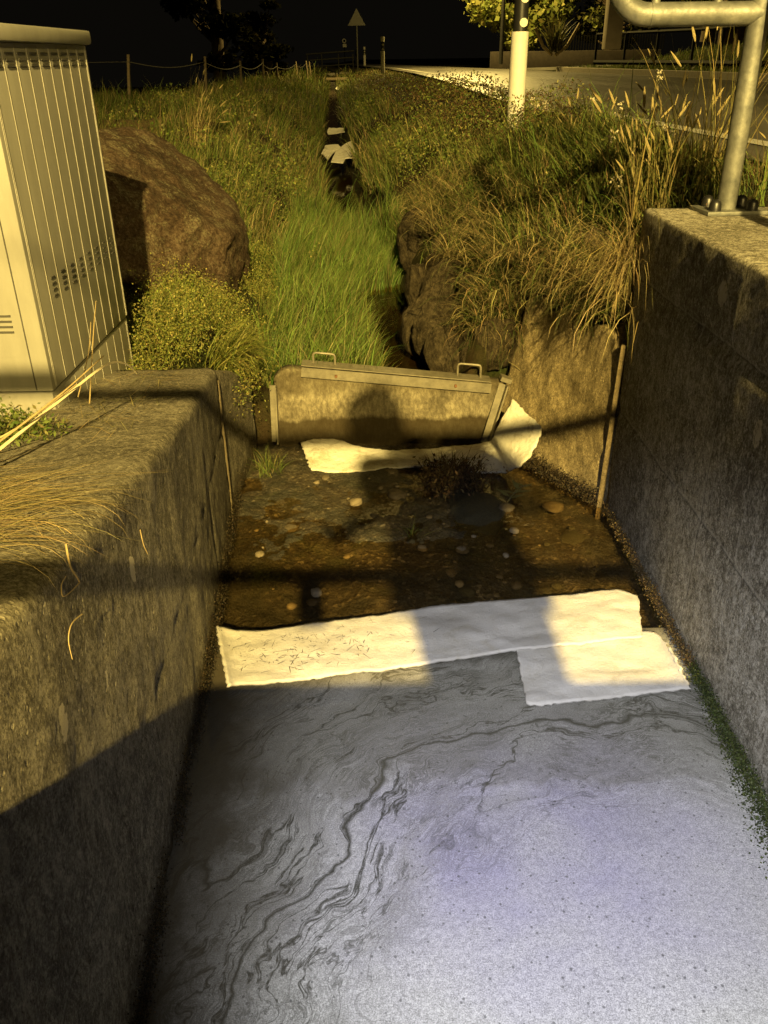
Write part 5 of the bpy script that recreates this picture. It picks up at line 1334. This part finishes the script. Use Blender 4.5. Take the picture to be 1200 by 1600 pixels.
# yucca by the garden wall
yc = PY(866, 72, 30); yt = thing('yucca', 'spiky yucca-like garden plant with curved pale branches', 'garden plant', (yc.x, 30, yc.z-.25))
V, Fc, C = blades(np.tile([0, 0, .2], (140, 1))+RNG.normal(0, .08, (140, 3)), RNG.uniform(.4, .95, 140), np.full(140, .05), RNG.uniform(.0, .8, 140), RNG.uniform(0, .6, 140), pal(140, [(.09, .09, .03), (.12, .11, .04)]), 4)
mesh_obj('leaves', V, Fc, M['leaf'], yt, False, C)
m = MB(); m.tube([(-.05, 0, 0), (-.35, 0, .25), (-.62, 0, .75)], .05, 8); m.tube([(.05, 0, 0), (.4, 0, .25), (.75, 0, .85)], .05, 8); m.build('branch', simple('pale_branch', (.3, .24, .13), .8), yt)
# dark low wall with fence around the garden corner
wp = [PZ(742, 98, 1.16), PZ(860, 98, 1.16)]
gw = thing('garden_wall', 'low dark wall with a small picket fence behind the side road', 'wall', (7.5, 36.4, 1.2))
MB().box((0, 0, .15), (6.4, .25, .75), Matrix.Rotation(R(-3), 3, 'Z'), .02).build('wall_base', simple('dark_wall', (.05, .04, .03), .9, 0, .3, 8, .3), gw)
pk = MB()
for k in range(40): pk.box((-.6+k*.1, -.05, .78), (.035, .03, .5))
pk.build('pickets', M['steel_dark'], gw)
# long dark two-rail fence above the verge
pf = [PZ(862, 97, 1.25+.1), (6.9+1.15, 24.5, 1.27), (6.75+1.5, 19, 1.27), (7.0+1.4, 13, 1.25), (8.4, 9, 1.25)]
gf = thing('garden_fence', 'black two-rail fence running along the lawn across the road', 'fence', (0, 0, 0))
P_ = [Vector(p) for p in pf]; P_[0] = Vector((6.6, 29.0, 1.28))
for a, b in zip(P_[:-1], P_[1:]):
    n = max(1, round((b-a).length/1.7))
    for k in range(n):
        q_ = a.lerp(b, k/n); MB().box(q_+Vector((0, 0, .42)), (.06, .06, .95)).build('post', M['steel_dark'], gf)
m = MB(); m.tube([p+Vector((0, 0, .84)) for p in P_], .045, 6); m.build('top_rail', M['steel_dark'], gf)
m = MB(); m.tube([p+Vector((0, 0, .10)) for p in P_], .07, 6); m.build('bottom_rail', M['steel_dark'], gf)
# house front with a pale pillar, partly above the frame
hs = thing('house_porch', 'timber porch with a pale pillar beyond the lawn', 'building', (10.2, 27.5, 2.2))
pq = PY(957, 55, 25.5)-Vector((10.2, 27.5, 2.2))
MB().box((pq.x, pq.y, 1.6), (.42, .42, 4.2), None, .03).build('pillar', M['render_wall'], hs)
MB().box((3.2, 1.5, 1.9), (6.2, .3, 4.6)).build('wall', M['brown_wall'], hs); MB().box((2.6, 0, 3.9), (7.4, 4.4, .3)).build('roof', M['brown_wall'], hs)
# verge and lawn grass beyond the road
vg = Acc()
def keepv(x, y): e = x-I(y, RR); return (e > .16) & (e < 7) & (y < 30.3) & (x < y*.52+1.5)
x, y = scatter(46000, 5, 18, 7, 30.3, keepv); k = len(x); P = ground_pts(x, y)
vg.add(blades(P, RNG.gamma(8, 1/8, k)*.11, np.full(k, .022), np.abs(RNG.normal(.3, .2, k)), RNG.uniform(.2, 1, k), pal(k, GREEN, .25), 3))
tag(vg.build('lawn', M['leaf']), 'mown lawn and verge sloping up across the road', 'grass', kind='stuff')
